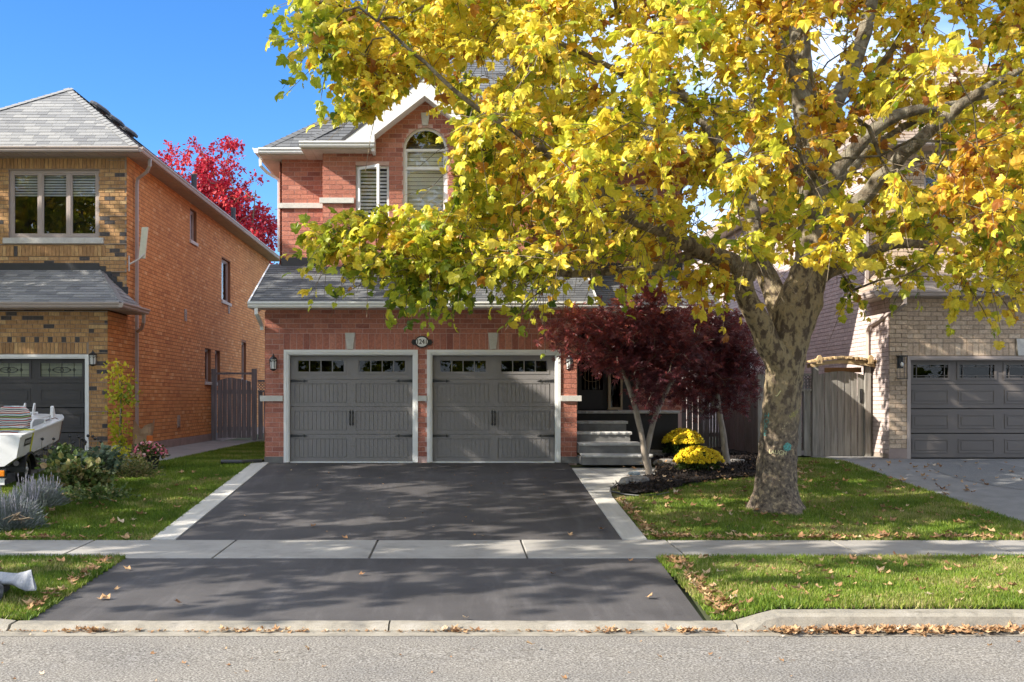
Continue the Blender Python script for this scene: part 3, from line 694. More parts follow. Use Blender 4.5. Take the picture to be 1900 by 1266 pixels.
# garage roof
P1 = Pieces(); RU = MB()
e0 = 3.10; sl_ = .44
roof_plane(H1, [(-4.0, 20.68, e0), (2.66, 20.68, e0), (2.66, 23.0, e0 + 2.32 * sl_), (-4.0, 23.0, e0 + 2.32 * sl_)], RU, P1, .27, .142)
roof_plane(H1, [(2.665, 21.72, e0), (5.35, 21.72, e0), (5.35, 24.05, e0 + 2.33 * sl_), (2.665, 24.05, e0 + 2.33 * sl_)], RU, P1, .27, .142)
gutter(H1, (-4.02, 20.68, 2.99), (2.68, 20.68, 2.99), (0, -1, 0), M_white)
gutter(H1, (2.68, 21.70, 2.99), (5.37, 21.70, 2.99), (0, -1, 0), M_white)
soffit_strip(H1, 'x', -4.0, 2.66, 20.68, 21.15, 2.99, M_sof); soffit_strip(H1, 'x', 2.66, 5.35, 21.72, 23.98, 2.99, M_sof)
MB().fprism(east(2.66), [(20.66, 3.0), (21.75, 3.0), (23.0, 3.98), (23.0, 4.13), (20.66, 3.12)], 0, .03).build('rake_board', M_white, H1)
MB().fprism(west(-4.0), [(-20.66, 3.12), (-23.0, 4.13), (-23.0, 3.98), (-21.75, 3.0), (-20.66, 3.0)], 0, .03).build('rake_board', M_white, H1)
downspout(H1, [(-3.86, 20.62, 2.98), (-3.86, 20.62, 2.88), (-3.84, 20.75, 2.80), (-3.84, 21.08, 2.68), (-3.84, 21.1, 2.6)], M_white)
# upper storey, left bay wall (A), projecting bay (B), right wall (C)
A_ = front(22.9); Bf = front(22.3); Cf = front(24.0)
wall(H1, A_, rect(-3.739, -2.79, 3.9, 6.45), [], M_mort_red)
wA = (-2.12, -1.43, 4.90, 6.08); wB = (-1.14, -.22, 4.62, 6.41); wC = (.07, .76, 4.90, 6.08)
gabB = [(-2.785, 3.7), (1.445, 3.7), (1.445, 6.45), (.85, 6.45), (-.68, 7.66), (-2.21, 6.45), (-2.785, 6.45)]
hB = [rect(*wA), arched(*wB[:3], 6.41), rect(*wC)]
wall(H1, Bf, gabB, hB, M_mort_red)
wall(H1, west(-2.79), rect(-22.9, -22.31, 3.7, 6.45), [], M_mort_red); wall(H1, east(1.45), rect(22.31, 24.0, 3.7, 6.45), [], M_mort_red)
wD = (3.35, 4.45, 4.55, 6.0); door_o = rect(2.62, 3.95, .99, 3.0)
wall(H1, Cf, rect(1.46, 4.975, -.1, 6.45), [rect(*wD), [(2.62, 1.0), (3.95, 1.0), (3.95, 2.95), (2.62, 2.95)]], M_mort_red)
wall(H1, east(4.98), rect(24.01, 35.99, -.1, 6.45), [], M_mort_red); wall(H1, front(36), rect(-3.78, 4.98, -.1, 6.45), [], M_mort_red)
wall(H1, west(-3.744), rect(-36, -22.91, 3.0, 6.45), [], M_mort_red)
B1.lay(A_, rect(-3.744, -2.79, 4.05, 6.42), [], L=.273, H=.0965, vfn=vred, depth=.007)
B1.lay(Bf, [(-2.79, 3.75), (1.45, 3.75), (1.45, 6.4), (.85, 6.45), (-.68, 7.62), (-2.21, 6.45), (-2.79, 6.4)], hB, L=.273, H=.0965, vfn=vred, depth=.007)
B1.lay(Cf, rect(1.45, 4.98, 3.9, 6.4), [rect(*wD)], L=.273, H=.0965, vfn=vred)
B1.lay(Cf, rect(1.45, 4.98, 1.0, 2.98), [rect(2.62, 3.95, .9, 2.96)], L=.273, H=.0965, vfn=vred)
B1.lay(west(-2.79), rect(-22.9, -22.3, 3.9, 6.4), [], L=.273, H=.0965, vfn=vred); B1.lay(east(4.98), rect(24, 30, 3.0, 6.4), [], L=.273, H=.0965, vfn=vred)
B1.build('brick', 'brickwork', H1, M_red)
MB().fbox(A_, -3.82, -2.80, 5.29, 5.40, 0, .06).build('stone_band', M_stone, H1, bevel=.005)
MB().fbox(Bf, -2.86, -2.15, 5.29, 5.40, 0, .06).build('stone_band', M_stone, H1, bevel=.005); MB().fbox(Bf, .80, 1.51, 5.29, 5.40, 0, .06).build('stone_band', M_stone, H1, bevel=.005)
MB().fprism(Bf, [(-.74, 6.90), (-.62, 6.90), (-.59, 7.16), (-.77, 7.16)], 0, .04).build('keystone', M_stone, H1)
for F, a, b, y in ((A_, -3.75, -2.80, 22.9), (Bf, -2.80, 1.46, 22.3), (Cf, 2.66, 4.99, 24.0)):
    z = e0 + (y - 20.68) * sl_ - (.46 if y == 24.0 else 0); MB().fbox(F, a, b, z - .05, z + .17, .018, .032).build('roof_flashing', mat('dark_flashing', (.05, .05, .055), .5) if 'dark_flashing' not in MAT else MAT['dark_flashing'], H1)
window(H1, Bf, *wA[:2], wA[2], wA[3], M_white, open_left=True, blind=(4.95, 6.03, .075))
# casement sash standing open
hinge = Bf.pt(wA[0] + .05, 0, -.04); dv = Vector((math.cos(R(-38)), math.sin(R(-38)), 0))
FS = Frame(hinge, dv, (0, 0, 1)); sm = MB()
for q in ((0, .055, 4.96, 6.04), (.535, .59, 4.96, 6.04), (.055, .535, 4.96, 5.015), (.055, .535, 5.985, 6.04)): sm.fbox(FS, *q, -.02, .02)
os_ = sm.build('casement_sash', M_white, H1, bevel=.004); MB().fbox(FS, .05, .54, 5.01, 5.99, -.003, .003).build('pane', M_glass, os_)
window(H1, Bf, wB[0], wB[1], wB[2], 6.41, M_white, rows=(6.03,), arch=1, blind=(4.66, 6.38, .085, .86))
window(H1, Bf, *wC, M_white, blind=(4.95, 6.03, .075)); window(H1, Cf, *wD, M_white, cols=2, sill=(.05, .1, .05), blind=(5.3, 5.95, .075))
# front door
dr = MB(); dr.fplate(Cf, rect(2.66, 3.34, 1.02, 2.92), [rect(2.76, 3.24, 1.45, 2.80)], -.14, -.08)
fd = dr.build('front_door', M_bronze, H1); MB().fbox(Cf, 2.75, 3.25, 1.44, 2.81, -.115, -.108).build('pane', M_gglass, fd)
lead = MB()
for u in (2.84, 2.92, 3.0, 3.08, 3.16): lead.fbox(Cf, u - .003, u + .003, 1.46, 2.79, -.106, -.10)
for v in (1.75, 2.1): lead.tube([Cf.pt(3.0 + .2 * math.cos(t), v + .12 * math.sin(t), -.1) for t in np.linspace(math.pi, 2 * math.pi, 9)], .005, 4)
lead.build('leading', M_gold, fd)
fr = MB()
for q in ((2.62, 2.66, 1.0, 2.95), (3.34, 3.40, 1.0, 2.95), (3.62, 3.66, 1.0, 2.95), (2.66, 3.34, 2.92, 2.95), (3.40, 3.62, 2.90, 2.95), (3.40, 3.62, 1.0, 1.06)): fr.fbox(Cf, *q, -.16, .02)
fr.build('door_frame', M_gold, H1); MB().fbox(Cf, 3.40, 3.62, 1.06, 2.90, -.115, -.108).build('sidelight', M_gglass, H1)
MB().fbox(Cf, 3.66, 3.95, 1.0, 2.95, -.12, -.05).build('door_side_panel', M_bronze, H1)
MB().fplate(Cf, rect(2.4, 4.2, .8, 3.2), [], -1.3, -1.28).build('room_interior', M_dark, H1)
# main hip roof
ez = 6.45; p_ = .78; x0, x1, y0, y1 = -4.15, 5.4, 22.48, 36.4; hw = (x1 - x0) / 2; xm = (x0 + x1) / 2; rz = ez + hw * p_
RL = (xm, y0 + hw, rz); RB = (xm, y1 - hw, rz)
roof_plane(H1, [(x0, y0, ez), (x1, y0, ez), RL], RU, P1, .28, .15)
for q in ([(x1, y0, ez), (x1, y1, ez), RB, RL], [(x1, y1, ez), (x0, y1, ez), RB], [(x0, y1, ez), (x0, y0, ez), RL, RB]): RU.face(q)
bz = ez; gy = 21.9
# front slope over the projecting bay with hipped ends, and the gable
gx = -.68; ghw = 1.76
roof_plane(H1, [(-3.2, gy, bz), (gx - ghw, gy, bz), (gx - .2, gy + 1.56, bz + 1.56 * p_), (-2.6, gy + 1.56, bz + 1.56 * p_), (-2.6, gy + .6, bz + .6 * p_)], RU, P1, .28, .15)
roof_plane(H1, [(gx + ghw, gy, bz), (1.84, gy, bz), (1.24, gy + .6, bz + .6 * p_), (1.24, gy + 1.56, bz + 1.56 * p_), (gx + .2, gy + 1.56, bz + 1.56 * p_)], RU, P1, .28, .15)
RU.face([(-3.2, gy, bz), (-2.6, gy + .6, bz + .6*p_ + .02), (-2.6, gy + 1.0, bz + .7*p_), (-3.2, gy + 1.0, bz + .3)])
gx = -.68; ghw = 1.76; gp = .78; gt = bz + ghw * gp; by = gy + ghw * gp / p_
roof_plane(H1, [(gx - ghw - .02, gy + .62, bz + .0), (gx - ghw - .02, gy - .02, bz + .0), (gx, gy - .02, gt + .02), (gx, by, gt + .02)], RU, P1, .28, .15)
roof_plane(H1, [(gx + ghw + .02, gy - .02, bz + .0), (gx + ghw + .02, gy + .62, bz + .0), (gx, by, gt + .02), (gx, gy - .02, gt + .02)], RU, P1, .28, .15)
P1.build('shingle', 'shingles', H1, M_shg, SV, BF)
RU.build('roof', M_roofb, H1)
for a, b in (((x0, y0, ez), RL), ((x1, y0, ez), RL), (RL, RB), ((-3.2, gy, bz), (-2.6, gy + .6, bz + .6 * p_ + .03))): cap_shingles(H1, a, b, M_shg)
# wide white rake faces of the gable
FG = front(gy); n_ = .0
for s in (-1, 1):
    q = [(gx + s * ghw, bz), (gx, gt), (gx, gt - .34), (gx + s * 1.05, gt - .34 - 1.05 * gp), (gx + s * 1.05, bz - .0)]
    if s > 0: q = q[::-1]
    MB().fprism(FG, q[::-1], -.02, .012).build('rake_board', M_white, H1)
    q2 = [(gx, gt - .32), (gx, gt - .42), (gx + s * 1.07, gt - .42 - 1.07 * gp), (gx + s * 1.07, gt - .32 - 1.07 * gp)]
    MB().fprism(FG, q2 if s > 0 else q2[::-1], -.4, .028).build('rake_trim', M_white, H1)
    MB().fbox(FG, gx + s * 1.05 - .03, gx + s * 1.05 + .03, bz - .17, gt - .36 - 1.05 * gp, -.4, .03).build('rake_return', M_white, H1)
gutter(H1, (x0, y0, ez - .10), (-3.2, y0, ez - .10), (0, -1, 0), M_white); gutter(H1, (-3.22, gy, bz - .10), (gx - 1.02, gy, bz - .10), (0, -1, 0), M_white)
gutter(H1, (gx + 1.02, gy, bz - .10), (1.86, gy, bz - .10), (0, -1, 0), M_white); gutter(H1, (1.8, y0, ez - .10), (x1, y0, ez - .10), (0, -1, 0), M_white)
gutter(H1, (x0, y1, ez - .10), (x0, y0 - .1, ez - .10), (-1, 0, 0), M_white); gutter(H1, (x1, y0 - .1, ez - .1), (x1, y1, ez - .1), (1, 0, 0), M_white)
soffit_strip(H1, 'x', x0, -3.2, y0, 22.9, ez - .12, M_sof, .2); soffit_strip(H1, 'x', -3.2, gx - 1.03, gy, 22.89, ez - .13, M_sof, .2); soffit_strip(H1, 'x', gx + 1.03, 1.84, gy, 22.3, ez - .13, M_sof, .2)
soffit_strip(H1, 'x', 1.84, x1, y0, 24.0, ez - .12, M_sof, .3); soffit_strip(H1, 'y', 22.9, y1, x0, -3.744, ez - .125, M_sof, .3); soffit_strip(H1, 'y', 24.0, y1, 4.98, x1, ez - .125, M_sof, .3)
downspout(H1, [(-4.20, 22.9, 6.33), (-4.20, 22.9, 6.2), (-4.08, 23.0, 6.08), (-3.84, 23.1, 5.94), (-3.84, 23.1, 4.4)], M_white)
# steps and landing
ST = empty('front_steps', (2.9, 20.3, 0), 'dark stone entrance steps with pale rippled treads, between the garage and the yellow flowers', 'steps')
def tread(x0, x1, ya, yb, z):
    mb = MB(); n = int((x1 - x0) / .05); row = []
    for i in range(n + 1):
        x = x0 + (x1 - x0) * i / n; d = .012 * math.sin(i * 1.9) + random.uniform(-.004, .004)
        for y, zz in ((ya - .03 + d, z - .055), (ya - .045 + d, z - .025), (ya - .03 + d, z - .005), (ya + .02, z), (yb, z)): mb.v.append((x, y, zz))
    for i in range(n):
        for j in range(4): a = i * 5 + j; mb.f.append((a, a + 5, a + 6, a + 1))
    mb.f += [(4, 3, 2, 1, 0), tuple(n * 5 + j for j in range(5))]
    m = int((yb - ya) / .05)
    mb.box((x1 - .001, ya - .03, z - .055), (x1 + .03, yb, z - .002)); return mb.build('tread', M_tread, ST)
for k, (ya, xr_) in enumerate(((20.33, 3.64), (20.8, 3.52), (21.3, 3.40), (21.8, 3.40), (22.3, 4.55))):
    z = .2 * (k + 1); yb = 24.0 if k == 4 else (20.8, 21.3, 21.8, 22.3)[k] + .03
    MB().box((2.34, ya, z - .2 if k < 4 else -.05), (xr_, 24.0 - .01, z - .05)).build('riser', M_base if k == 4 else M_step, ST)
    tread(2.34, xr_, ya, yb, z)
MB().box((2.36, 22.9, 1.0), (3.4, 23.2, 1.015)).build('doormat', M_dark, ST)
# ---------------------------------------------------------------- left neighbour
H2 = empty('brick_house', (-9.4, 22.7, 0), 'tan and orange brick house at the left with charcoal garage door and long side wall', 'house')
g2 = front(22.7); u2 = front(24.0); e2 = east(-7.38)
D2 = (-12.4, -7.77, 0, 2.18)
wall(H2, g2, rect(-12.995, -7.385, -.2, 3.1), [[(D2[0], -.15), (D2[1], -.15), (D2[1], 2.18), (D2[0], 2.18)]], M_mort_tan)
W2 = (-10.0, -8.0, 4.83, 6.35)
wall(H2, u2, rect(-13.2, -7.385, 3.0, 6.75), [rect(*W2)], M_mort_tan)
sw_ = [(29.64, 30.4, 5.63, 6.5), (33.6, 34.9, 4.33, 5.67), (31.4, 32.15, 1.75, 2.72), (32.7, 33.4, 1.75, 2.72), (36.7, 37.5, 1.9, 3.2)]
wall(H2, e2, [(22.71, -.2), (41.99, -.2), (41.99, 6.7), (24.01, 6.7), (24.01, 3.1), (22.71, 3.1)], [rect(*q) for q in sw_], M_mort_org)
wall(H2, front(42), rect(-13.2, -7.385, -.2, 6.7), [], M_mort_org); wall(H2, west(-13), rect(-42, -22.7, -.2, 6.7), [], M_mort_tan)
P2 = Pieces()
def vt(u, v): return random.uniform(0, .07) if random.random() < .07 else min(1, max(.1, random.gauss(.5, .2)))
def vo(u, v): return min(1, max(0, random.gauss(.5, .22)))
P2.lay(g2, rect(-13, -7.38, .02, 2.19), [[(D2[0], -.2), (D2[1], -.2), (D2[1], 2.19), (D2[0], 2.19)]], L=.225, H=.088, vfn=vt, depth=.01)
P2.lay(g2, rect(-13, -7.78, 2.20, 2.44), [], L=.085, H=.24, vfn=lambda u, v: min(1, max(.1, random.gauss(.5, .2))), stag=0, depth=.01)
P2.lay(g2, rect(-13, -7.78, 2.44, 2.56), [], L=.095, H=.12, vfn=lambda u, v: .03 if int(u / .095) % 3 == 0 else vo(u, v) * .8 + .15, stag=0, depth=.012)
P2.lay(g2, rect(-13, -7.78, 2.56, 3.08), [], L=.225, H=.088, vfn=vt, depth=.01); P2.lay(g2, rect(-7.775, -7.38, 2.20, 3.08), [], L=.225, H=.088, vfn=vt, depth=.014)
P2.lay(u2, rect(-10.9, -7.38, 3.1, 4.7), [], L=.225, H=.088, vfn=vt, depth=.01)
P2.lay(u2, rect(-10.9, -7.85, 4.42, 4.70), [], L=.085, H=.24, vfn=vt, stag=0, depth=.022)
P2.lay(u2, rect(-10.9, -7.38, 4.70, 6.36), [rect(*W2)], L=.225, H=.088, vfn=vt, depth=.01)
P2.lay(u2, rect(-10.9, -7.38, 6.37, 6.62), [], L=.085, H=.24, vfn=lambda u, v: .45 + random.uniform(-.25, .3), stag=0, depth=.012)
P2b = Pieces()
P2b.lay(e2, [(22.7, .22), (42, .22), (42, 6.65), (24, 6.65), (24, 3.1), (22.7, 3.1)], [rect(*q) for q in sw_], L=.24, H=.09, gap=.012, vfn=vo, depth=.007, jd=.001)
# quoin courses standing proud on the street corner
for z in np.arange(.35, 6.6, .62):
    F = g2 if z < 3 else u2; MB().fbox(F, -7.76 if z < 3 else -7.80, -7.37, z, z + .014, 0, .026).build('quoin_joint', M_mort_tan, H2)
P2.build('brick', 'front_brickwork', H2, M_tan); P2b.build('brick', 'side_brickwork', H2, M_org)
MB().fbox(e2, 22.7, 42, -.2, .21, 0, .03).build('foundation', M_found, H2); MB().fbox(g2, -7.77, -7.36, -.2, .02, 0, .03).build('foundation', M_found, H2)
window(H2, u2, *W2, M_taupe, cols=3, fw=.075, rec=.06, sill=(.12, .13, .06), blind=(5.75, 6.27, .06))
for i, q in enumerate(sw_): window(H2, e2, *q, M_taupe, fw=.05, cols=1 if i else 2, sill=(.04, .09, .05))
for y, z in ((29.0, 3.35), (34.5, 4.0), (28.3, .5)): 
    v = MB().fbox(e2, y, y + .22, z, z + .32, 0, .03); [v.fbox(e2, y + .03, y + .19, z + .04 + k * .06, z + .06 + k * .06, .03, .045) for k in range(4)]; v.build('wall_vent', M_soft, H2)
def long_panel_door(root, F, u0, u1, v1, trim, m, glassm, style, cols=4):
    garage_frame(root, F, u0, u1, v1, trim, .07)
    a, b = u0 + .07, u1 - .07; top = v1 - .07; n = -.13; H = top / 4; W = (b - a) / cols
    mb = MB(); ho = [rect(a + W * i + .10, a + W * (i + 1) - .10, 3 * H + .12, top - .09) for i in range(cols)]
    for k in range(3): mb.fbox(F, a, b, .01 + k * H + .004, (k + 1) * H - .004, n - .04, n - .008)
    mb.fplate(F, rect(a, b, 3 * H + .004, top), ho, n - .04, n - .004)
    for k in range(3):
        lo, hi = k * H + .11, (k + 1) * H - .11
        for i in range(cols):
            c0, c1 = a + W * i + .10, a + W * (i + 1) - .10
            for q in ((c0, c0 + .03, lo, hi), (c1 - .03, c1, lo, hi), (c0 + .03, c1 - .03, lo, lo + .03), (c0 + .03, c1 - .03, hi - .03, hi)): mb.fbox(F, *q, n - .008, n + .004)
            mb.fprism(F, rect(c0 + .06, c1 - .06, lo + .06, hi - .06), n - .008, n + .002)
    d = mb.build('garage_door', m, root, bevel=.003)
    for i in range(cols):
        A, B, C, Dd = a + W * i + .10, a + W * (i + 1) - .10, 3 * H + .12, top - .09
        fr = MB()
        for q in ((A - .03, A + .02, C - .03, Dd + .03), (B - .02, B + .03, C - .03, Dd + .03), (A + .02, B - .02, C - .03, C + .02), (A + .02, B - .02, Dd - .02, Dd + .03)): fr.fbox(F, *q, n - .006, n + .012)
        if style == 'prairie':
            for q in ((A + .085, A + .10, C, Dd), (B - .10, B - .085, C, Dd), (A, B, C + .055, C + .068), (A, B, Dd - .068, Dd - .055)): fr.fbox(F, *q, n - .012, n + .004)
            fr.fbox(F, (A + B) / 2 - .006, (A + B) / 2 + .006, C, C + .06, n - .012, n + .002); fr.fbox(F, (A + B) / 2 - .006, (A + B) / 2 + .006, Dd - .06, Dd, n - .012, n + .002)
        fr.build('window_frame', m, d); MB().fbox(F, A + .01, B - .01, C + .01, Dd - .01, n - .03, n - .024).build('pane', glassm, d)
        if style == 'leaded':
            ld = MB(); c, vc = (A + B) / 2, (C + Dd) / 2; hh = (Dd - C) / 2
            for u in (A + .2, c, B - .2): ld.fbox(F, u - .004, u + .004, C + .02, Dd - .02, n - .022, n - .016)
            for v in (C + .055, vc, Dd - .055): ld.fbox(F, A + .02, B - .02, v - .004, v + .004, n - .0225, n - .0165)
            for dx, rx in ((0, .20), (-.07, .11), (.07, .11)):
                ld.tube([F.pt(c + dx + rx * math.cos(t), vc + .06 * math.sin(t) * (1 - .25 * abs(math.cos(t))), n - .015) for t in np.linspace(0, 2 * math.pi, 21)], .005, 4)
            for u in (A + .2, B - .2): ld.tube([F.pt(u + x, vc + z, n - .015) for x, z in ((0, .04), (.03, 0), (0, -.04), (-.03, 0), (0, .04))], .005, 4)
            ld.build('leading', M_iron, d)
    MB().fplate(F, rect(a - .2, b + .2, -.1, 2.6), [], -1.5, -1.45).build('garage_interior', M_dark, root)
long_panel_door(H2, g2, D2[0], D2[1], 2.18, M_white, M_gdark, M_frost, 'leaded', 4)
lantern(H2, g2, XX(177, 22.7), ZZ(668, 22.7), 0, 1.15)
PS2 = Pieces(); R2 = MB()
cx = -7.0
roof_plane(H2, [(-13.6, 22.3, 3.24), (cx, 22.3, 3.24), (-7.98, 24.0, 4.12), (-13.6, 24.0, 4.12)], R2, PS2, .29, .15)
roof_plane(H2, [(cx, 22.3, 3.24), (cx, 24.0, 3.24), (-7.38, 24.0, 3.58), (-7.98, 24.0, 4.12)], R2, PS2, .29, .15)
gutter(H2, (-13.6, 22.3, 3.13), (cx + .02, 22.3, 3.13), (0, -1, 0), M_taupe); gutter(H2, (cx, 22.2, 3.13), (cx, 24.1, 3.13), (1, 0, 0), M_taupe)
soffit_strip(H2, 'x', -13.6, cx, 22.3, 22.69, 3.12, M_soft, .25); soffit_strip(H2, 'y', 22.7, 24.05, -7.37, cx, 3.12, M_soft, .25)
cap_shingles(H2, (cx, 22.3, 3.24), (-7.98, 24.0, 4.12), M_shl)
MB().fbox(u2, -13.2, -7.98, 4.05, 4.27, .012, .03).build('roof_flashing', MAT['dark_flashing'], H2)
fl = MB()
for k in range(5): x = -7.98 + k * .125; z = 4.20 - k * .115; fl.fbox(u2, x, x + .14, z - .16, z, .012, .03 + k * .002)
fl.build('step_flashing', MAT['dark_flashing'], H2)
ap = (-9.37, 26.0, 8.73); apb = (-9.37, 39.6, 8.73)
roof_plane(H2, [(-12.9, 23.62, 6.76), (cx, 23.62, 6.76), ap], R2, PS2, .30, .15)
roof_plane(H2, [(cx, 23.62, 6.76), (cx, 42.4, 6.76), apb, ap], R2, PS2, .30, .15)
R2.face([(-12.9, 23.62, 6.76), ap, apb, (-12.9, 42.4, 6.76)]); R2.face([(cx, 42.4, 6.76), (-12.9, 42.4, 6.76), apb])
PS2.build('shingle', 'shingles', H2, M_shl, SV, BF); R2.build('roof', M_roofb, H2)
cap_shingles(H2, (cx, 23.62, 6.76), ap, M_shl); cap_shingles(H2, (-12.9, 23.62, 6.76), ap, M_shl); cap_shingles(H2, ap, apb, M_shl)
gutter(H2, (-13, 23.62, 6.65), (cx + .02, 23.62, 6.65), (0, -1, 0), M_taupe); gutter(H2, (cx, 23.55, 6.65), (cx, 42.4, 6.65), (1, 0, 0), M_taupe)
soffit_strip(H2, 'x', -13, cx, 23.62, 23.99, 6.64, M_soft, .3); soffit_strip(H2, 'y', 24.0, 42.3, -7.37, cx, 6.64, M_soft, .3)
dz_ = MAT['dark_flashing']
for y in (27.5, 28.65, 29.85):
    c = Vector((-9.17, y, 8.60)); vb = MB(); n = 16
    up = Vector((.55, 0, .83))
    for z0, z1, r0, r1 in ((-.1, .05, .2, .2), (.04, .07, .27, .30), (.07, .12, .30, .28), (.12, .15, .28, .18)):
        vb.tube([c + up * z0, c + up * z1], [r0, r1], n)
    vb.build('roof_vent', dz_, H2)
for px, py in ((360, 350), (433, 405)):
    Yv = 2000 * 7.35 / (850 - px); MB().tube([(-7.35, Yv, 6.9), (-7.35, Yv, 7.5)], .08, 8).build('vent_pipe', dz_, H2)
downspout(H2, [(-6.95, 24.3, 6.66), (-6.95, 24.3, 6.5), (-7.05, 24.4, 6.38), (-7.28, 24.5, 6.25), (-7.30, 24.5, 6.1), (-7.30, 24.5, .1)], M_taupe)
downspout(H2, [(-6.97, 23.9, 3.12), (-6.97, 23.9, 2.95), (-7.1, 24.2, 2.83), (-7.26, 24.42, 2.78)], M_taupe)
# flat panel on a bracket at the corner
pa = empty('wall_panel_antenna', (-7.2, 24.3, 4.9), 'pale narrow flat antenna panel leaning beside the downspout of the tan house', 'antenna')
Fp = Frame((-7.12, 24.2, 0), (1, -.12, 0), (.10, 0, 1)); MB().fbox(Fp, -.50, -.35, 4.42, 5.13, 0, .05).build('panel', mat('cream_plastic', (.66, .66, .52), .5), pa, bevel=.01)
MB().tube([(-7.36, 24.1, 4.25), (-7.15, 24.15, 4.38), (-7.05, 24.2, 4.5)], .02, 6).tube([(-7.36, 24.1, 4.45), (-7.36, 24.1, 4.1)], .02, 6).build('bracket', M_stone, pa)
# ---------------------------------------------------------------- right neighbour
H3 = empty('brick_house', (12, 22.5, 0), 'beige brick house at the right with a wide taupe garage door', 'house')
g3 = front(22.5); u3 = front(23.6); w3 = west(9.0)
D3 = (9.36, 14.36, 0, 2.14)
wall(H3, g3, rect(9.005, 15.495, -.1, 3.36), [[(D3[0], -.05), (D3[1], -.05), (D3[1], 2.14), (D3[0], 2.14)]], M_mort_bei)
W3 = [(10.2, 11.6, 4.9, 6.2), (12.6, 14.0, 4.9, 6.2)]
wall(H3, u3, rect(9.005, 15.495, 3.2, 6.75), [rect(*q) for q in W3], M_mort_bei)
hw3 = [(-34.0, -32.9, 1.9, 3.5), (-30.2, -29.6, 1.95, 2.45)]
wall(H3, w3, [(-43.99, -.1), (-22.51, -.1), (-22.51, 3.36), (-23.61, 3.36), (-23.61, 6.7), (-43.99, 6.7)], [rect(*q) for q in hw3], M_mort_bei)
wall(H3, front(44), rect(9, 15.5, -.1, 6.7), [], M_mort_bei); wall(H3, east(15.5), rect(22.5, 44, -.1, 6.7), [], M_mort_bei)
B3 = Pieces(); vb_ = lambda u, v: min(1, max(0, random.gauss(.5, .22)))
B3.lay(g3, rect(9.0, 15.5, .22, 2.15), [[(D3[0], -.2), (D3[1], -.2), (D3[1], 2.15), (D3[0], 2.15)]], L=.25, H=.093, vfn=vb_)
B3.lay(g3, rect(9.37, 15.5, 2.15, 2.42), [[(11.66, 2.15), (11.86, 2.15), (11.90, 2.5), (11.62, 2.5)]], L=.125, H=.265, vfn=vb_, stag=0)
B3.lay(g3, rect(9.37, 15.5, 2.42, 3.34), [[(11.66, 2.15), (11.86, 2.15), (11.90, 2.5), (11.62, 2.5)]], L=.25, H=.093, vfn=vb_)
B3.lay(g3, rect(9.0, 9.362, 2.15, 3.34), [], L=.25, H=.093, vfn=vb_, depth=.03)
B3.lay(u3, rect(9.0, 15.5, 4.1, 6.6), [rect(*q) for q in W3], L=.25, H=.093, vfn=vb_)
B3.build('brick', 'front_brickwork', H3, M_bei)
B3b = Pieces(); B3b.lay(w3, [(-44, .1), (-22.5, .1), (-22.5, 3.34), (-23.6, 3.34), (-23.6, 6.6), (-44, 6.6)], [rect(*q) for q in hw3], L=.25, H=.093, vfn=vb_, depth=.012)
B3b.build('brick', 'side_brickwork', H3, M_pink)
MB().fbox(g3, 8.98, 9.36, -.05, .21, 0, .03).build('foundation', M_bei and M_found, H3)
MB().fprism(g3, [(11.67, 2.15), (11.85, 2.15), (11.89, 2.5), (11.63, 2.5)], 0, .05).build('keystone', M_stone, H3)
long_panel_door(H3, g3, D3[0], D3[1], 2.14, M_taupe, M_gtau, M_gglass, 'prairie', 5)
lantern(H3, g3, XX(1670, 22.5), ZZ(682, 22.5), 2)
for q in W3: window(H3, u3, *q, M_taupe, cols=2, sill=(.06, .1, .05))
for q in hw3: window(H3, w3, *q, M_white, cols=2 if q[1] - q[0] > .8 else 1)
PS3 = Pieces(); R3 = MB()
roof_plane(H3, [(8.6, 22.1, 3.46), (16, 22.1, 3.46), (16, 23.62, 4.36), (9.5, 23.62, 4.36)], R3, PS3, .31, .15)
roof_plane(H3, [(8.6, 23.62, 3.46), (8.6, 22.1, 3.46), (9.5, 23.62, 4.36)], R3, PS3, .31, .15)
hx = (8.6 + 15.9) / 2; hh = (15.9 - 8.6) / 2; r0 = (hx, 23.2 + hh, 6.8 + hh * .85); r1 = (hx, 44.4 - hh, 6.8 + hh * .85)
roof_plane(H3, [(8.6, 23.2, 6.8), (15.9, 23.2, 6.8), r0], R3, PS3, .31, .15)
roof_plane(H3, [(8.6, 44.4, 6.8), (8.6, 23.2, 6.8), r0, r1], R3, PS3, .31, .15)
R3.face([(15.9, 23.2, 6.8), (15.9, 44.4, 6.8), r1, r0]); R3.face([(15.9, 44.4, 6.8), (8.6, 44.4, 6.8), r1])
PS3.build('shingle', 'shingles', H3, M_shb, SV, BF); R3.build('roof', M_roofb, H3)
cap_shingles(H3, (8.6, 22.1, 3.46), (9.5, 23.62, 4.36), M_shb); cap_shingles(H3, (8.6, 23.2, 6.8), r0, M_shb)
gutter(H3, (8.6, 22.1, 3.35), (16, 22.1, 3.35), (0, -1, 0), M_taupe); gutter(H3, (8.6, 23.7, 3.35), (8.6, 22.0, 3.35), (-1, 0, 0), M_taupe)
gutter(H3, (8.6, 23.2, 6.69), (16, 23.2, 6.69), (0, -1, 0), M_taupe); gutter(H3, (8.6, 44.4, 6.69), (8.6, 23.1, 6.69), (-1, 0, 0), M_taupe)
soffit_strip(H3, 'x', 8.6, 16, 22.1, 22.5, 3.34, M_soft); soffit_strip(H3, 'y', 22.5, 23.6, 8.6, 9.0, 3.34, M_soft); soffit_strip(H3, 'x', 8.6, 16, 23.2, 23.6, 6.68, M_soft); soffit_strip(H3, 'y', 23.6, 44.4, 8.6, 9.0, 6.68, M_soft)
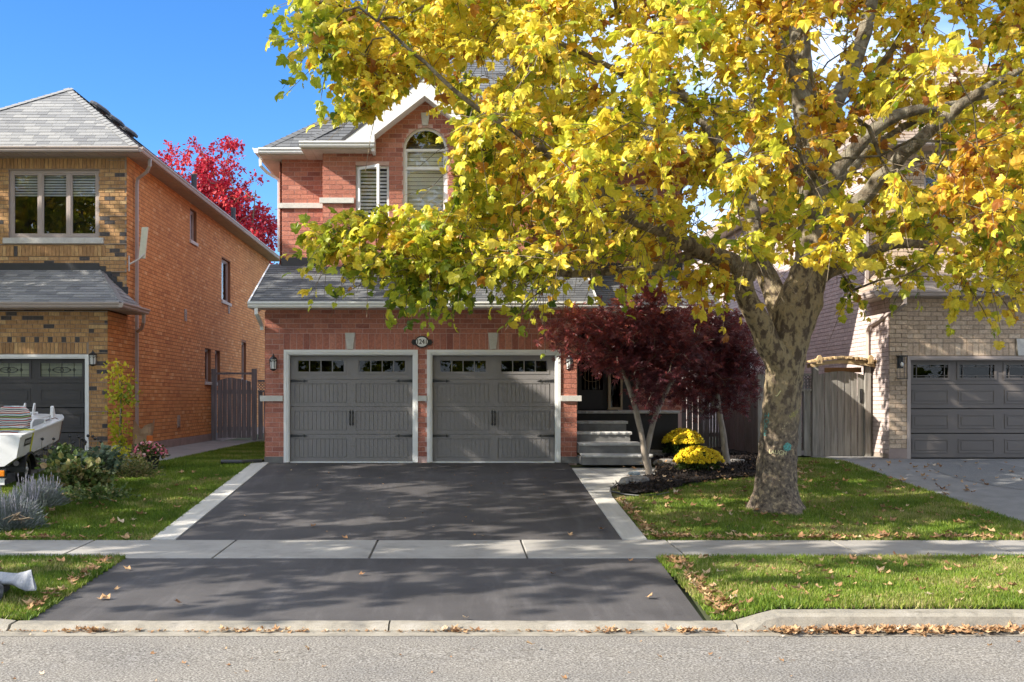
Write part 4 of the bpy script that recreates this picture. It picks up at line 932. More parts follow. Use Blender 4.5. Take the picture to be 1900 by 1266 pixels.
downspout(H3, [(9.12, 22.0, 3.36), (9.12, 22.0, 3.2), (9.05, 22.15, 3.1), (8.93, 23.0, 2.9), (8.93, 23.4, 2.84), (8.93, 23.5, 2.7), (8.93, 23.5, .1)], M_taupe)
downspout(H3, [(8.93, 23.55, 6.6), (8.93, 23.55, 3.6)], M_taupe)
# ---------------------------------------------------------------- fences and gates
def boards(root, F, u0, u1, v0, v1, w, m, gap=.013, topfn=None, n0=0, th=.02, name='board'):
    n = max(1, round((u1 - u0) / w)); w = (u1 - u0) / n; o = None
    for i in range(n):
        a, b = u0 + i * w + gap / 2, u0 + (i + 1) * w - gap / 2
        ta, tb = (topfn(a), topfn(b)) if topfn else (v1, v1); d = random.uniform(-.007, .007)
        MB().fprism(F, [(a, v0 + random.uniform(0, .012)), (b, v0 + random.uniform(0, .012)), (b, tb), (a, ta)], n0 + d, n0 + th + d).build(name, m, root)
GL = empty('wooden_gate', (-6.7, 32.2, 0), 'dark grey board gate across the side path beside the orange brick wall', 'gate')
Fg = front(32.2); 
boards(GL, Fg, -7.18, -6.18, .08, 1.9, .15, M_woodd, topfn=lambda u: 1.86 - .10 * ((u + 6.68) / .5) ** 2 + (.03 if u < -6.7 else 0))
for a in (-7.36, -6.16): MB().fbox(Fg, a, a + .14, -.05, 2.15, -.06, .06).build('post', M_woodd, GL)
MB().fbox(Fg, -7.2, -6.18, .3, .42, -.04, -.012).fbox(Fg, -7.2, -6.18, 1.4, 1.52, -.04, -.012).build('brace', M_woodd, GL)
MB().fbox(Fg, -7.22, -6.16, 1.98, 2.04, -.03, .0).build('top_rail', M_woodd, GL)
FL = empty('wooden_fence', (-5, 32.3, 0), 'grey board fence with lattice top, between the left gate and the red brick house', 'fence')
Ff = front(32.3); boards(FL, Ff, -6.0, -3.85, .02, 1.45, .17, M_woodd, .03)
for q in ((-6.0, -3.85, 1.45, 1.50), (-6.0, -3.85, 1.76, 1.82)): MB().fbox(Ff, *q, -.02, .05).build('rail', M_woodd, FL)
def lattice(root, F, u0, u1, v0, v1, m, step=.065, w=.016):
    mb = MB(); H = v1 - v0; s = u0 - H
    while s < u1:
        for sg, n in ((1, 0), (-1, .008)):
            a0, a1 = (s, s + H) if sg > 0 else (s + H, s)
            pa, pb = [a0, v0], [a1, v1]
            # clip to u range
            def cl(p, q):
                p = list(p)
                if p[0] < u0: t = (u0 - p[0]) / (q[0] - p[0]); p = [u0, p[1] + t * (q[1] - p[1])]
                if p[0] > u1: t = (u1 - p[0]) / (q[0] - p[0]); p = [u1, p[1] + t * (q[1] - p[1])]
                return p
            if max(pa[0], pb[0]) <= u0 or min(pa[0], pb[0]) >= u1: continue
            x, y = cl(pa, pb), cl(pb, pa); wu = w * .7
            q = [(x[0] - wu, x[1]), (x[0] + wu, x[1]), (y[0] + wu, y[1]), (y[0] - wu, y[1])]
            mb.fprism(F, q, n, n + .007)
        s += step
    return mb.build('lattice', m, root)
lattice(FL, Ff, -6.0, -3.85, 1.5, 1.76, M_woodd, .09)
GR = empty('wooden_gate', (8.05, 23.4, 0), 'weathered grey board gate under a pale curved wooden arch, left of the beige garage', 'gate')
Fr = front(23.4); X_ = lambda px: XX(px, 23.4); Z_ = lambda py: ZZ(py, 23.4)
boards(GR, Fr, X_(1517), X_(1603), .0, 1.9, .142, M_wood, topfn=lambda u: Z_(689) - .085 * ((u - X_(1560)) / .5) ** 2, n0=-.01)
for a, w_, h in ((1506, 11, 2.0), (1603, 11, 2.0)): MB().fbox(Fr, X_(a), X_(a + w_), -.05, h, -.04, .07).build('post', M_wood, GR, bevel=.006)
MB().fbox(Fr, X_(1534), X_(1602), Z_(691), Z_(682), -.16, -.12).build('cross_brace', M_cedar, GR)
ar = MB()
for k in range(26):
    t = k / 25; u = X_(1500) + (X_(1620) - X_(1500)) * t; z = 2.015 + .09 * math.sin(math.pi * t)
    MB().fbox(Fr, u - .025, u + .025, z + random.uniform(0, .02), z + .055 + random.uniform(0, .015), -.22 + random.uniform(-.03, .03), .24 + random.uniform(-.03, .03)).build('arch_slat', M_woodn, GR)
for n in (-.12, .14):
    A = [(X_(1500) + (X_(1620) - X_(1500)) * t, 2.0 + .09 * math.sin(math.pi * t)) for t in np.linspace(0, 1, 13)]
    MB().fprism(Fr, [(u, z - .075) for u, z in A] + [(u, z) for u, z in A[::-1]], n, n + .04).build('arch_beam', M_woodn, GR)
for px in (1514, 1608):
    q = [(X_(px) - .06, 2.0), (X_(px) + .06, 2.0), (X_(px) + .06, 2.14), (X_(px) + .02, 2.19), (X_(px) - .03, 2.18), (X_(px) - .06, 2.12)]
    MB().fprism(Fr, q, .19, .25).build('arch_bracket', M_woodn, GR, bevel=.006)
hd = MB(); hd.tube([Fr.pt(X_(1597), Z_(724), .02), Fr.pt(X_(1597), Z_(728), .06), Fr.pt(X_(1597), Z_(740), .06), Fr.pt(X_(1597), Z_(745), .02)], .012, 6)
hd.fbox(Fr, X_(1595), X_(1600), Z_(748), Z_(722), .012, .022); hd.build('gate_latch', M_iron, GR)
F3 = empty('wooden_fence', (8.8, 23.42, 0), 'short grey fence panel with lattice, between arched gate and beige brick corner', 'fence')
Fq = front(23.42)
boards(F3, Fq, X_(1615), X_(1626), 0, Z_(726), .2, M_wood); boards(F3, Fq, X_(1632), X_(1645), 0, Z_(726), .2, M_wood)
for q in ((X_(1614), X_(1645), Z_(726), Z_(722)), (X_(1614), X_(1645), Z_(697), Z_(693))): MB().fbox(Fq, *q, -.02, .05).build('rail', M_wood, F3)
MB().fbox(Fq, X_(1645), X_(1650) - .01, 0, Z_(685), -.05, .06).build('post', M_wood, F3); lattice(F3, Fq, X_(1615), X_(1645), Z_(722), Z_(697), M_woodd, .075)
MB().fbox(Fq, X_(1627), X_(1631), 0, Z_(726), -.04, -.02).build('rail', M_woodd, F3)
F4 = empty('wooden_fence', (7.2, 23.42, 0), 'grey lattice topped fence behind the big trunk, left of the arched gate', 'fence')
for a, b in ((6.62, 6.98), (7.06, 7.22), (7.32, 7.46), (7.50, 7.66)): boards(F4, Fq, a, b, 0, Z_(726), .18, M_wood)
for q in ((6.62, 7.67, Z_(726), Z_(722)), (6.62, 7.67, Z_(697), Z_(693))): MB().fbox(Fq, *q, -.02, .05).build('rail', M_wood, F4)
MB().fbox(Fq, 6.5, 6.62, 0, Z_(690), -.05, .06).build('post', M_wood, F4); lattice(F4, Fq, 6.62, 7.67, Z_(722), Z_(697), M_woodd, .075)
F5 = empty('wooden_fence', (6.6, 27, 0), 'dark narrow-slatted fence standing behind the purple maples and yellow flowers', 'fence')
Fb = front(27.0); boards(F5, Fb, 5.0, 6.3, -.02, 1.75, .15, M_woodd, .012); boards(F5, Fb, 6.3, 8.9, -.02, 1.75, .075, M_woodd, .022)
MB().fbox(Fb, 5.0, 8.95, .3, .4, -.05, -.01).fbox(Fb, 5.0, 8.95, 1.4, 1.5, -.05, -.01).build('rail', M_woodd, F5)
F6 = empty('wooden_fence', (6.5, 25, 0), 'dark side run of fence behind the big tree trunk', 'fence')
boards(F6, west(6.55), -27, -23.5, -.02, 1.75, .15, M_woodd, .012)
# ---------------------------------------------------------------- vegetation
def seg_tube_mesh(name, chains, mt, parent, kind=None, sides=None, mini=4):
    VV = []; FF = []; b = 0
    for pts, rad in chains:
        pts = np.asarray(pts, float); n = len(pts)
        if n < 2: continue
        k = sides or (12 if max(rad) > .12 else 8 if max(rad) > .03 else 5 if max(rad) > .012 else 3)
        d = np.gradient(pts, axis=0); d /= np.linalg.norm(d, axis=1)[:, None] + 1e-9
        ref = np.array([.31, .17, 1.0]) if abs(d[0][2]) < .9 else np.array([1., .2, 0.])
        e = np.cross(d, ref); e /= np.linalg.norm(e, axis=1)[:, None] + 1e-9; g = np.cross(d, e)
        t = np.linspace(0, 2 * np.pi, k, endpoint=False)
        ring = pts[:, None, :] + (e[:, None, :] * np.cos(t)[None, :, None] + g[:, None, :] * np.sin(t)[None, :, None]) * np.asarray(rad)[:, None, None]
        VV.append(ring.reshape(-1, 3)); i = np.arange(n - 1)[:, None] * k; j = np.arange(k)[None, :]; j2 = (j + 1) % k
        FF.append(np.stack([i + j, i + j2, i + k + j2, i + k + j], -1).reshape(-1, 4) + b); b += n * k
    w0 = np.array(worldloc(parent)) if parent else 0
    me = fast_mesh(name, np.concatenate(VV) - w0, np.concatenate(FF), smooth=True)
    return link(name, me, mt, parent, kind=kind)
def norm(v): return v / (np.linalg.norm(v, axis=-1, keepdims=True) + 1e-9)
def frames_from(dirs, nrm):
    """columns: x side, y direction, z normal"""
    y = norm(dirs); z = norm(nrm - y * np.sum(nrm * y, -1, keepdims=True)); x = np.cross(y, z)
    return np.stack([x, y, z], -1)
PLANE = ([(0, .3, .08), (0, 0, 0), (.30, -.04, -.05), (.50, .14, -.12), (.40, .30, -.03), (.56, .56, -.24), (.31, .56, .0), (.22, .76, -.02), (0, .98, -.26), (-.22, .76, -.02), (-.31, .56, .0), (-.50, .60, -.05), (-.40, .30, -.03), (-.50, .14, -.12), (-.30, -.04, -.05)],
         [(0, i, i + 1 if i < 14 else 1) for i in range(1, 15)])
OVAL = ([(0, 0, 0), (.28, .35, -.05), (.22, .75, -.07), (0, 1.0, -.14), (-.22, .75, -.07), (-.28, .35, -.05)], [(0, 1, 2), (0, 2, 3), (0, 3, 4), (0, 4, 5)])
def palm():
    V = [(0, 0, 0)]; F = []
    for a, l in ((0, 1), (38, .9), (-38, .9), (80, .65), (-80, .65)):
        c, s = math.cos(R(90 - a)), math.sin(R(90 - a)); px_, py_ = -s, c; b = len(V)
        V += [(c*l*.5 + px_*.11, s*l*.5 + py_*.11, -.03), (c*l, s*l, -.16), (c*l*.5 - px_*.11, s*l*.5 - py_*.11, -.03)]; F += [(0, b + 2, b + 1), (0, b + 1, b)]
    return V, F
PALM = palm()
class Tree:
    def __init__(s): s.p = []; s.par = []; s.r = []; s.man = []; s.kids = {}
    def add(s, p, par, r, man=False):
        s.p.append(np.array(p, float)); s.par.append(par); s.r.append(r); s.man.append(man); return len(s.p) - 1
    def path(s, pts, rad, par=-1, step=.25):
        pts = [np.array(p, float) for p in pts]; out = []
        ex = [2 * pts[0] - pts[1]] + pts + [2 * pts[-1] - pts[-2]]
        for i in range(1, len(pts)):
            p0, p1, p2, p3 = ex[i - 1], ex[i], ex[i + 1], ex[i + 2]; n = max(2, int(np.linalg.norm(p2 - p1) / step))
            for k in range(n if i < len(pts) - 1 else n + 1):
                t = k / n; q = .5 * ((2*p1) + (-p0 + p2)*t + (2*p0 - 5*p1 + 4*p2 - p3)*t*t + (-p0 + 3*p1 - 3*p2 + p3)*t**3)
                out.append((q, rad[i - 1] + (rad[i] - rad[i - 1]) * t))
        idx = []
        for q, r in out: par = s.add(q, par, r, True); idx.append(par)
        return idx
    def nearest(s, p):
        P = np.array(s.p); return int(np.argmin(np.linalg.norm(P - p, axis=1)))
    def connect(s, A, rs=None, step=.4, tip=.008, up=.18, maxd=2.4):
        # closest attractors first so that twigs grow from branches
        P0 = np.array(s.p); D = np.array([np.min(np.linalg.norm(P0 - a, axis=1)) for a in A]); chains = []
        P = np.zeros((len(s.p) + len(A) * 24, 3)); n0 = len(s.p); P[:n0] = P0
        for i in np.argsort(D):
            a = A[i]; d = np.linalg.norm(P[:n0] - a, axis=1)
            j = int(np.argmin(d + .25 * (P[:n0, 2] > a[2] + .3))); L_ = d[j]
            if L_ < .12: continue
            m = max(2, int(L_ / step)); st = P[j].copy(); par = j; ch = [j]
            sd = np.cross(a - st, rng.normal(size=3)); sd = sd / (np.linalg.norm(sd) + 1e-9) * L_ * .10
            for k in range(1, m + 1):
                t = k / m; q = st + (a - st) * t + sd * math.sin(math.pi * t) + np.array([0, 0, up * L_ * math.sin(math.pi * t) * .5]) + rng.normal(size=3) * .03 * (k < m)
                par = s.add(q, par, 0); P[n0] = q; n0 += 1; ch.append(par)
            chains.append(ch)
        # pipe model radii
        acc = np.zeros(len(s.p)); kids = np.zeros(len(s.p), int)
        for i in range(len(s.p) - 1, -1, -1):
            if acc[i] == 0: acc[i] = tip ** 2.3
            if s.par[i] >= 0: acc[s.par[i]] += acc[i]
            if not s.man[i]: s.r[i] = acc[i] ** (1 / 2.3)
        return [([s.p[k] for k in ch], [min(s.r[ch[1]] * 1.05, s.r[ch[0]])] + [s.r[k] for k in ch[1:]]) for ch in chains]
def foliage(A, C, nt, nl, tl, ls, droop=.3, spread=None):
    """twigs and leaf transforms round every attractor; C = crown centre"""
    tw = []; P = []; D = []; N = []; Sz = []; G = []
    for gi, a in enumerate(A):
        o = norm(a - C); 
        for t in range(nt):
            d = norm(o * .5 + rng.normal(size=3) * .75 + np.array([0, 0, .1])); l = tl * rng.uniform(.5, 1.2)
            st = a - o * rng.uniform(0, .35); e = st + d * l + np.array([0, 0, -droop * l * .5]); m = (st + e) / 2 + np.array([0, 0, .08 * l])
            tw.append(([st, m, e], [.006, .0045, .003]))
            for k in range(nl):
                q = (k + rng.uniform(0, 1)) / nl; b = (1-q)**2 * st + 2*q*(1-q) * m + q*q * e
                ld = norm(d * .6 + rng.normal(size=3) * .75 + np.array([0, 0, -droop])); P.append(b + ld * ls * .35); D.append(ld)
                N.append(norm(rng.normal(size=3) * .75 + np.array([-.35, -.25, .75]))); Sz.append(ls * rng.uniform(.5, 1.35)); G.append(gi)
    return tw, np.array(P), np.array(D), np.array(N), np.array(Sz), np.array(G)
def in_poly(px, py, poly):
    x, y = px, py; r = False; j = len(poly) - 1
    for i in range(len(poly)):
        if (poly[i][1] > y) != (poly[j][1] > y) and x < (poly[j][0] - poly[i][0]) * (y - poly[i][1]) / (poly[j][1] - poly[i][1]) + poly[i][0]: r = not r
        j = i
    return r
def leaf_parts(root, P, Ms, var, T, mt, limit, name='leaf', stuff='foliage', minpx=0):
    w0 = np.array(worldloc(root)); px = 850 + P[:, 0] / P[:, 1] * 2000; py = 741 - (P[:, 2] - 1.24) / P[:, 1] * 2000
    vis = (px > 0) & (px < 1900) & (py > 0) & (py < 1266); size = np.linalg.norm(Ms[:, :, 1], axis=1) / P[:, 1] * np.where(vis, 1, .001)
    nf = np.abs(np.einsum('ni,ni->n', norm(Ms[:, :, 2]), norm(P - np.array([0, 0, 1.24])))); size = size * (.3 + nf)
    order = np.argsort(-size); top, rest = order[:limit], order[limit:]
    if limit:
        meshes = []
        for k in range(12):
            me = bpy.data.meshes.new(name); me.from_pydata(T[0], [], T[1]); at = me.attributes.new('var', 'FLOAT', 'POINT')
            at.data.foreach_set('value', [(k + .5) / 12] * len(T[0])); me.materials.append(mt); meshes.append(me)
        for i in top:
            o = bpy.data.objects.new(name, meshes[int(np.clip(var[i] * 12, 0, 11))]); col.objects.link(o); o.parent = root
            q = P[i] - w0; o.matrix_local = Matrix([list(Ms[i, r]) + [q[r]] for r in range(3)] + [[0, 0, 0, 1]])
    me = instance_mesh(stuff, T[0], T[1], Ms[rest], P[rest] - w0, var[rest]); link(stuff, me, mt, root, kind='stuff')
# ---- the big plane tree in front
T0 = 16.25
PTR = empty('plane_tree', PT(1441, 945, T0), 'large plane tree with mottled trunk and golden leaves on the front lawn', 'tree')
prof = [(960,1440,60),(945,1441,52),(930,1441,46),(900,1441.5,40),(850,1443,36.5),(800,1446,35),(740,1450,34.5),(700,1453,35.5),(660,1457,37),(630,1463,40),(600,1471,43),(570,1480,47),(545,1486,43),(515,1497,38),(480,1506,33),(440,1510,31),(400,1511,29),(330,1507,26),(270,1502,25),(200,1492,23),(130,1486,22),(60,1483,20),(-60,1484,15),(-180,1490,10),(-300,1500,5)]
tz = np.array([ZZ(p[0], T0) for p in prof]); tx = np.array([XX(p[1], T0) for p in prof]); trr = np.array([p[2] * T0 / 2000 * (.95 if p[0] > 650 else .90) for p in prof])
def trunk_pt(z, th, off=0):
    c = np.interp(z, tz, tx); r = np.interp(z, tz, trr)
    fl = max(0, (.35 - (z + .42)) / .35); r *= 1 + .05 * math.sin(3 * th + z * 1.3) + .03 * math.sin(7 * th + 2 * z) + fl * fl * (.10 + .14 * math.sin(5 * th + 1.1))
    return Vector((c + (r + off) * math.cos(th), T0 + (r + off) * math.sin(th), z))
mb = MB(); nz, na = 130, 36; zs = list(np.linspace(-.62, 3.4, 90)) + list(np.linspace(3.5, tz.max(), 40))
for z in zs:
    for k in range(na):
        th = 2 * math.pi * k / na; q = trunk_pt(z, th); rr = .006 * math.sin(z * 23 + th * 5) + random.uniform(-.003, .003); q += Vector((math.cos(th), math.sin(th), 0)) * rr; mb.v.append(tuple(q))
for j in range(len(zs) - 1):
    for k in range(na): mb.f.append((j*na + k, j*na + (k+1) % na, (j+1)*na + (k+1) % na, (j+1)*na + k))
trunk = mb.build('trunk', M_bark, PTR, smooth=True)
# painted words on the bark
def bark_text(s, cpx, cpy, h, m, rot=0, w=1.0, name='painted_word'):
    V, F_ = text_mesh(s, h); z0 = ZZ(cpy, T0); r = np.interp(z0, tz, trr); c = np.interp(z0, tz, tx)
    th0 = -math.pi / 2 + math.asin(max(-.97, min(.97, (XX(cpx, T0) - c) / r))); mb = MB(); ca, sa = math.cos(rot), math.sin(rot); out = []
    for v in V:
        x = v.x * w; u = x * ca - v.y * sa; q = x * sa + v.y * ca; out.append(trunk_pt(z0 + q, th0 + u / r, .013))
    mb.add(out, F_); return mb.build(name, m, PTR)
chy = mat('yellow_chalk', (.85, .80, .45), .9, (.62, .56, .32), 40); cht = mat('turquoise_chalk', (.10, .42, .38), .9, (.09, .12, .11), 45); chg = mat('olive_chalk', (.50, .48, .14), .9, (.25, .22, .10), 40)
bark_text('LAUGH', 1433, 838, .092, chy, -.10, .82)
for k, ch_ in enumerate('HOPE'): bark_text(ch_, 1419 - k * 1.0, 771 + k * 11, .11, cht, 0, 1.3)
bark_text('HEAL', 1466, 768, .10, chg, .55, .9); bark_text('J', 1437, 730, .11, chy, -.5, 1.2)
for dx, dy in ((-7, 787), (-10, 791), (-3, 782)): bark_text('.', 1452 + dx, dy, .09, chy)
cm = MB(); zc = ZZ(828, T0); r_ = np.interp(zc, tz, trr); th0 = -math.pi/2 + math.asin((XX(1451, T0) - np.interp(zc, tz, tx)) / r_); n = 26
ring = [trunk_pt(zc + .066 * math.sin(t) * random.uniform(.85, 1.1), th0 + .072 * math.cos(t) * random.uniform(.85, 1.1) / r_, .008) for t in np.linspace(0, 2*math.pi, n, endpoint=False)]
cm.add([trunk_pt(zc, th0, .010)] + ring, [(0, i + 1, (i + 1) % n + 1) for i in range(n)]); cm.build('painted_patch', cht, PTR)
TR = Tree()
base = TR.path([trunk_pt(z, 0) - Vector((np.interp(z, tz, trr), 0, 0)) for z in np.linspace(2.0, tz.max(), 12)], [float(np.interp(z, tz, trr)) for z in np.linspace(2.0, tz.max(), 12)])
def limb(spec, name='limb'):
    """spec rows: px, py, Y, half width in px"""
    pts = [np.array(PT(a, b, y)) for a, b, y, w_ in spec]; rad = [w_ * y / 2000 for a, b, y, w_ in spec]
    j = TR.nearest(pts[0]); idx = TR.path(pts, rad, j, .2)
    k = TR.p[idx[0]:idx[-1] + 1]; rr = [TR.r[i] for i in idx]
    jit = [p + rng.normal(size=3) * .012 for p in k]
    seg_tube_mesh(name, [(jit, rr)], M_bark, PTR, sides=14 if rad[0] > .08 else 9)
limb([(1462,705,16.2,24),(1438,658,16.1,26),(1413,607,16,21.5),(1391,563,15.9,19.5),(1381,528,15.8,19),(1376,500,15.7,19.5),(1352,484,15.6,18),(1310,470,15.3,16),(1280,458,15,15),(1220,425,14.6,13),(1160,396,14.2,12),(1100,350,13.8,9.5),(1020,290,13.4,7.5),(955,245,13.1,6),(870,190,12.8,4.5),(790,120,12.6,3.4),(700,40,12.5,2.4)])
limb([(1383,515,15.85,18),(1400,485,15.7,16),(1425,450,15.5,14),(1440,400,15.2,11),(1420,320,14.9,9),(1400,230,14.6,7),(1390,100,14.4,5),(1380,0,14.3,4)])
limb([(1468,640,16.4,26),(1451,585,16.6,22),(1432,535,16.8,20),(1412,492,17,18),(1400,440,17.2,15),(1385,350,17.5,12),(1320,250,18,9),(1250,150,18.3,6),(1180,40,18.5,4)])
limb([(1300,466,15.2,10),(1262,480,15,9),(1215,494,14.8,8),(1150,503,14.6,7),(1080,507,14.4,7),(1000,507,14.2,6),(900,498,14,5),(800,485,13.8,3.6),(700,462,13.7,2.5)])
limb([(1510,500,16.3,22),(1545,445,16.1,17),(1575,400,15.9,15),(1612,353,15.6,14),(1700,265,15.1,12.5),(1760,215,14.9,11),(1815,172,14.7,9),(1930,110,14.5,6),(2060,40,14.3,4)])
limb([(1510,430,16.2,17),(1532,360,16.2,16),(1560,305,16.1,14.5),(1600,262,16,13),(1640,228,15.9,12),(1690,207,15.8,10),(1780,190,15.8,7),(1900,160,15.8,5)])
limb([(1515,520,16.4,14),(1580,485,16.5,11),(1640,460,16.7,9),(1700,452,16.8,8),(1770,462,16.9,7),(1840,500,17,6),(1920,515,17,5),(2020,520,17,3)])
limb([(1503,320,16.3,18),(1540,220,16.6,15),(1580,130,16.8,14),(1605,60,16.9,13),(1630,-40,17,10),(1680,-160,17,6)])
limb([(1495,200,16.2,14),(1460,120,16,11),(1430,50,15.8,9),(1380,-60,15.6,6),(1330,-160,15.5,4)])
limb([(1500,330,16,14),(1460,290,15.4,12),(1400,240,14.8,10),(1320,200,14.2,8),(1220,170,13.6,6.5),(1100,110,13.2,5),(960,40,12.9,3.5)])
limb([(1508,420,16.2,14),(1500,360,15.4,12),(1530,300,14.5,10),(1580,220,13.5,8),(1640,120,12.8,6),(1700,20,12.4,4)])
limb([(1505,380,16.5,14),(1560,330,17.5,11),(1640,260,18.5,8),(1740,200,19.3,5)])
# crown
SIL = [(575,-900),(575,25),(585,60),(612,85),(640,110),(612,180),(625,205),(680,190),(735,165),(800,180),(810,215),(775,235),(780,262),(850,300),(850,395),(760,405),(640,415),(625,445),(650,480),(630,500),(700,520),(755,545),(800,530),(930,530),(985,560),(1040,525),(1130,475),(1250,455),(1330,490),(1390,490),(1420,430),(1480,420),(1560,470),(1600,475),(1650,440),(1780,450),(1850,500),(1930,505),(2300,510),(2300,-900)]
HOLES = [[(1000,0),(1010,0),(1010,5)], [(860,110),(950,90),(960,160),(890,180)], [(1265,90+250),(1330,340),(1330,420),(1265,410)], [(1640,240),(1760,250),(1740,300),(1650,290)]]
C0 = np.array([4.9, 15.6, 6.4]); RAD = np.array([7.6, 5.6, 6.0]); A = []
while len(A) < 760:
    u = rng.normal(size=3); u /= np.linalg.norm(u); rr = rng.uniform(.25, 1) ** .45; p = C0 + u * rr * RAD
    if p[2] < 2.2 or p[1] > 20.2 or p[1] < 10.2: continue
    if p[1] > 19 and p[0] < 5.5 and p[2] > 3 and p[1] > 20.4: continue
    X_px = 850 + p[0] / p[1] * 2000; Y_px = 741 - (p[2] - 1.24) / p[1] * 2000
    if not in_poly(X_px, Y_px, SIL) or any(in_poly(X_px, Y_px, h) for h in HOLES): continue
    if Y_px < -150 and rng.random() < .55: continue
    if X_px > 2000 and rng.random() < .5: continue
    if len(A) > 5 and np.min(np.linalg.norm(np.array(A[-400:]) - p, axis=1)) < .33: continue
    A.append(p)
# lower fringe the photograph shows hanging before the garage roof and beside the trunk
for px, py, y in [(610,440,13.4),(640,470,13.5),(600,485,13.6),(660,500,13.6),(700,470,13.6),(720,520,13.6),(760,545,13.7),(790,520,13.8),(830,530,13.9),(880,520,14),(940,515,14.1),(990,555,14),(975,530,14),(1060,510,14.3),(650,430,13.6),(700,430,13.6),(740,450,13.4),(800,450,13.6),(850,480,13.5),(900,460,13.6),(770,480,13.3),(1120,480,14),(1180,500,14.4),(1000,470,13.6),(950,440,13.4),(1080,450,13.8),(680,200,12.8),(650,215,12.8),(720,180,12.8),(600,100,12.6),(590,60,12.6),(620,40,12.6),(670,110,12.7),(700,150,12.7),(760,130,12.8),(780,90,12.8),(640,20,12.6),(1580,540,16),(1560,505,16),(1640,505,16.5),(1700,500,16.5),(1780,510,16.8),(1800,535,15),(1850,545,15),(1880,525,15.5),(1720,490,15),(1345,520,15),(1370,545,15.2),(1330,500,15),(1240,490,14.5),(1290,520,14.8),(810,260,13),(790,235,13),(740,235,13),(860,300,13.1),(900,280,13.2),(830,225,13),(850,350,13.2),(780,330,13.1)]:
    A.append(np.array(PT(px, py, y)))
A = np.array(A); ax_ = 850 + A[:, 0] / A[:, 1] * 2000; ay_ = 741 - (A[:, 2] - 1.24) / A[:, 1] * 2000; A = A[[not in_poly(a, b, [(600,235),(690,215),(770,160),(815,160),(835,225),(835,375),(600,385)]) for a, b in zip(ax_, ay_)]]
ch = TR.connect(A, step=.35, tip=.0075)
seg_tube_mesh('branches', ch, M_twig if False else M_bark, PTR, kind='stuff')
tw, P, D, N, Sz, G = foliage(A, C0, 10, 10, .66, .122, droop=.45)
tw = [q for q in tw if not (lambda p: in_poly(850 + p[0] / p[1] * 2000, 741 - (p[2] - 1.24) / p[1] * 2000, [(585,210),(770,140),(840,140),(850,390),(585,395)]) and rng.random() < .9)(q[0][1])]
keep = np.ones(len(P), bool); ppx = 850 + P[:, 0] / P[:, 1] * 2000; ppy = 741 - (P[:, 2] - 1.24) / P[:, 1] * 2000
VIS = [(590,235),(690,215),(770,155),(810,150),(815,195),(760,225),(745,300),(752,385),(590,388)]
for i in range(len(P)):
    if 560 < ppx[i] < 840 and 145 < ppy[i] < 400 and in_poly(ppx[i], ppy[i], VIS): keep[i] = False
    elif 740 < ppx[i] < 845 and 210 < ppy[i] < 385 and rng.random() < .9: keep[i] = False
    elif 1415 < ppx[i] < 1560 and ppy[i] > 490: keep[i] = False
keep &= ~((ppx > 850) & (ppx < 1330) & (ppy > 395) & (ppy < 500) & (rng.random(len(P)) < .38))
keep &= ~((ppx > 540) & (ppx < 715) & (ppy > 500) & (rng.random(len(P)) < .7))
keep &= ~((ppx > 875) & (ppx < 1150) & (ppy > 508) & (rng.random(len(P)) < .72))
keep &= ~((ppx > 1540) & (ppy > 490) & (rng.random(len(P)) < .45))
LN = [((1130,385),(1290,462),15,9),((1290,462),(1380,500),15.8,10),((1600,360),(1700,265),15.1,16),((1700,265),(1815,172),14.7,14),((1530,350),(1600,262),16,13),((1600,262),(1690,207),15.8,12),((1050,507),(1290,470),14.6,7),((920,225),(1010,285),13.2,8),((700,30),(830,150),12.6,6),((1470,60),(1500,150),16.2,20),((1470,230),(1500,340),16.2,18),((1590,90),(1610,50),17,14),((1630,455),(1710,450),16.8,8),((1385,500),(1420,610),16,26)]
for (a0, b0), (a1, b1), yl, wd in LN:
    t = np.clip(((ppx - a0) * (a1 - a0) + (ppy - b0) * (b1 - b0)) / ((a1 - a0) ** 2 + (b1 - b0) ** 2), 0, 1); dd = np.hypot(ppx - a0 - t * (a1 - a0), ppy - b0 - t * (b1 - b0))
    keep &= ~((dd < wd + 8) & (P[:, 1] < yl + .2) & (rng.random(len(P)) < .85))
for a0, b0, ra, rb in [(915,125,50,30),(1270,100,25,22),(1520,90,35,50),(1560,60,25,40),(1375,285,25,20),(1300,415,32,24),(1310,370,20,30),(1690,280,60,34),(1715,330,40,20),(1385,190,22,20),(1200,250,20,22),(1040,80,18,16),(1650,100,26,20),(1560,190,24,18),(980,350,16,14),(1420,300,20,18),(1150,330,16,12)]:
    keep &= ~((((ppx - a0) / ra) ** 2 + ((ppy - b0) / rb) ** 2 < 1) & (rng.random(len(P)) < .84))
P, D, N, Sz, G = P[keep], D[keep], N[keep], Sz[keep], G[keep]; ppx, ppy = ppx[keep], ppy[keep]
cl = rng.normal(size=len(A)) * .10
green = np.clip((ppy - 330) / 220, 0, 1) * np.clip((1250 - ppx) / 350, 0, 1)
green = np.maximum(green, np.clip((700 - ppx) / 150, 0, 1) * .55)
var = np.clip(.62 + cl[G] + rng.normal(size=len(P)) * .13 - .26 * green + (rng.random(len(P)) < .07) * .3, 0, 1)
Ms = frames_from(D, N) * Sz[:, None, None]
leaf_parts(PTR, P, Ms, var, PLANE, M_leaf, 300)
seg_tube_mesh('twigs', tw, M_twig, PTR, kind='stuff', sides=3)
print('plane leaves', len(P))
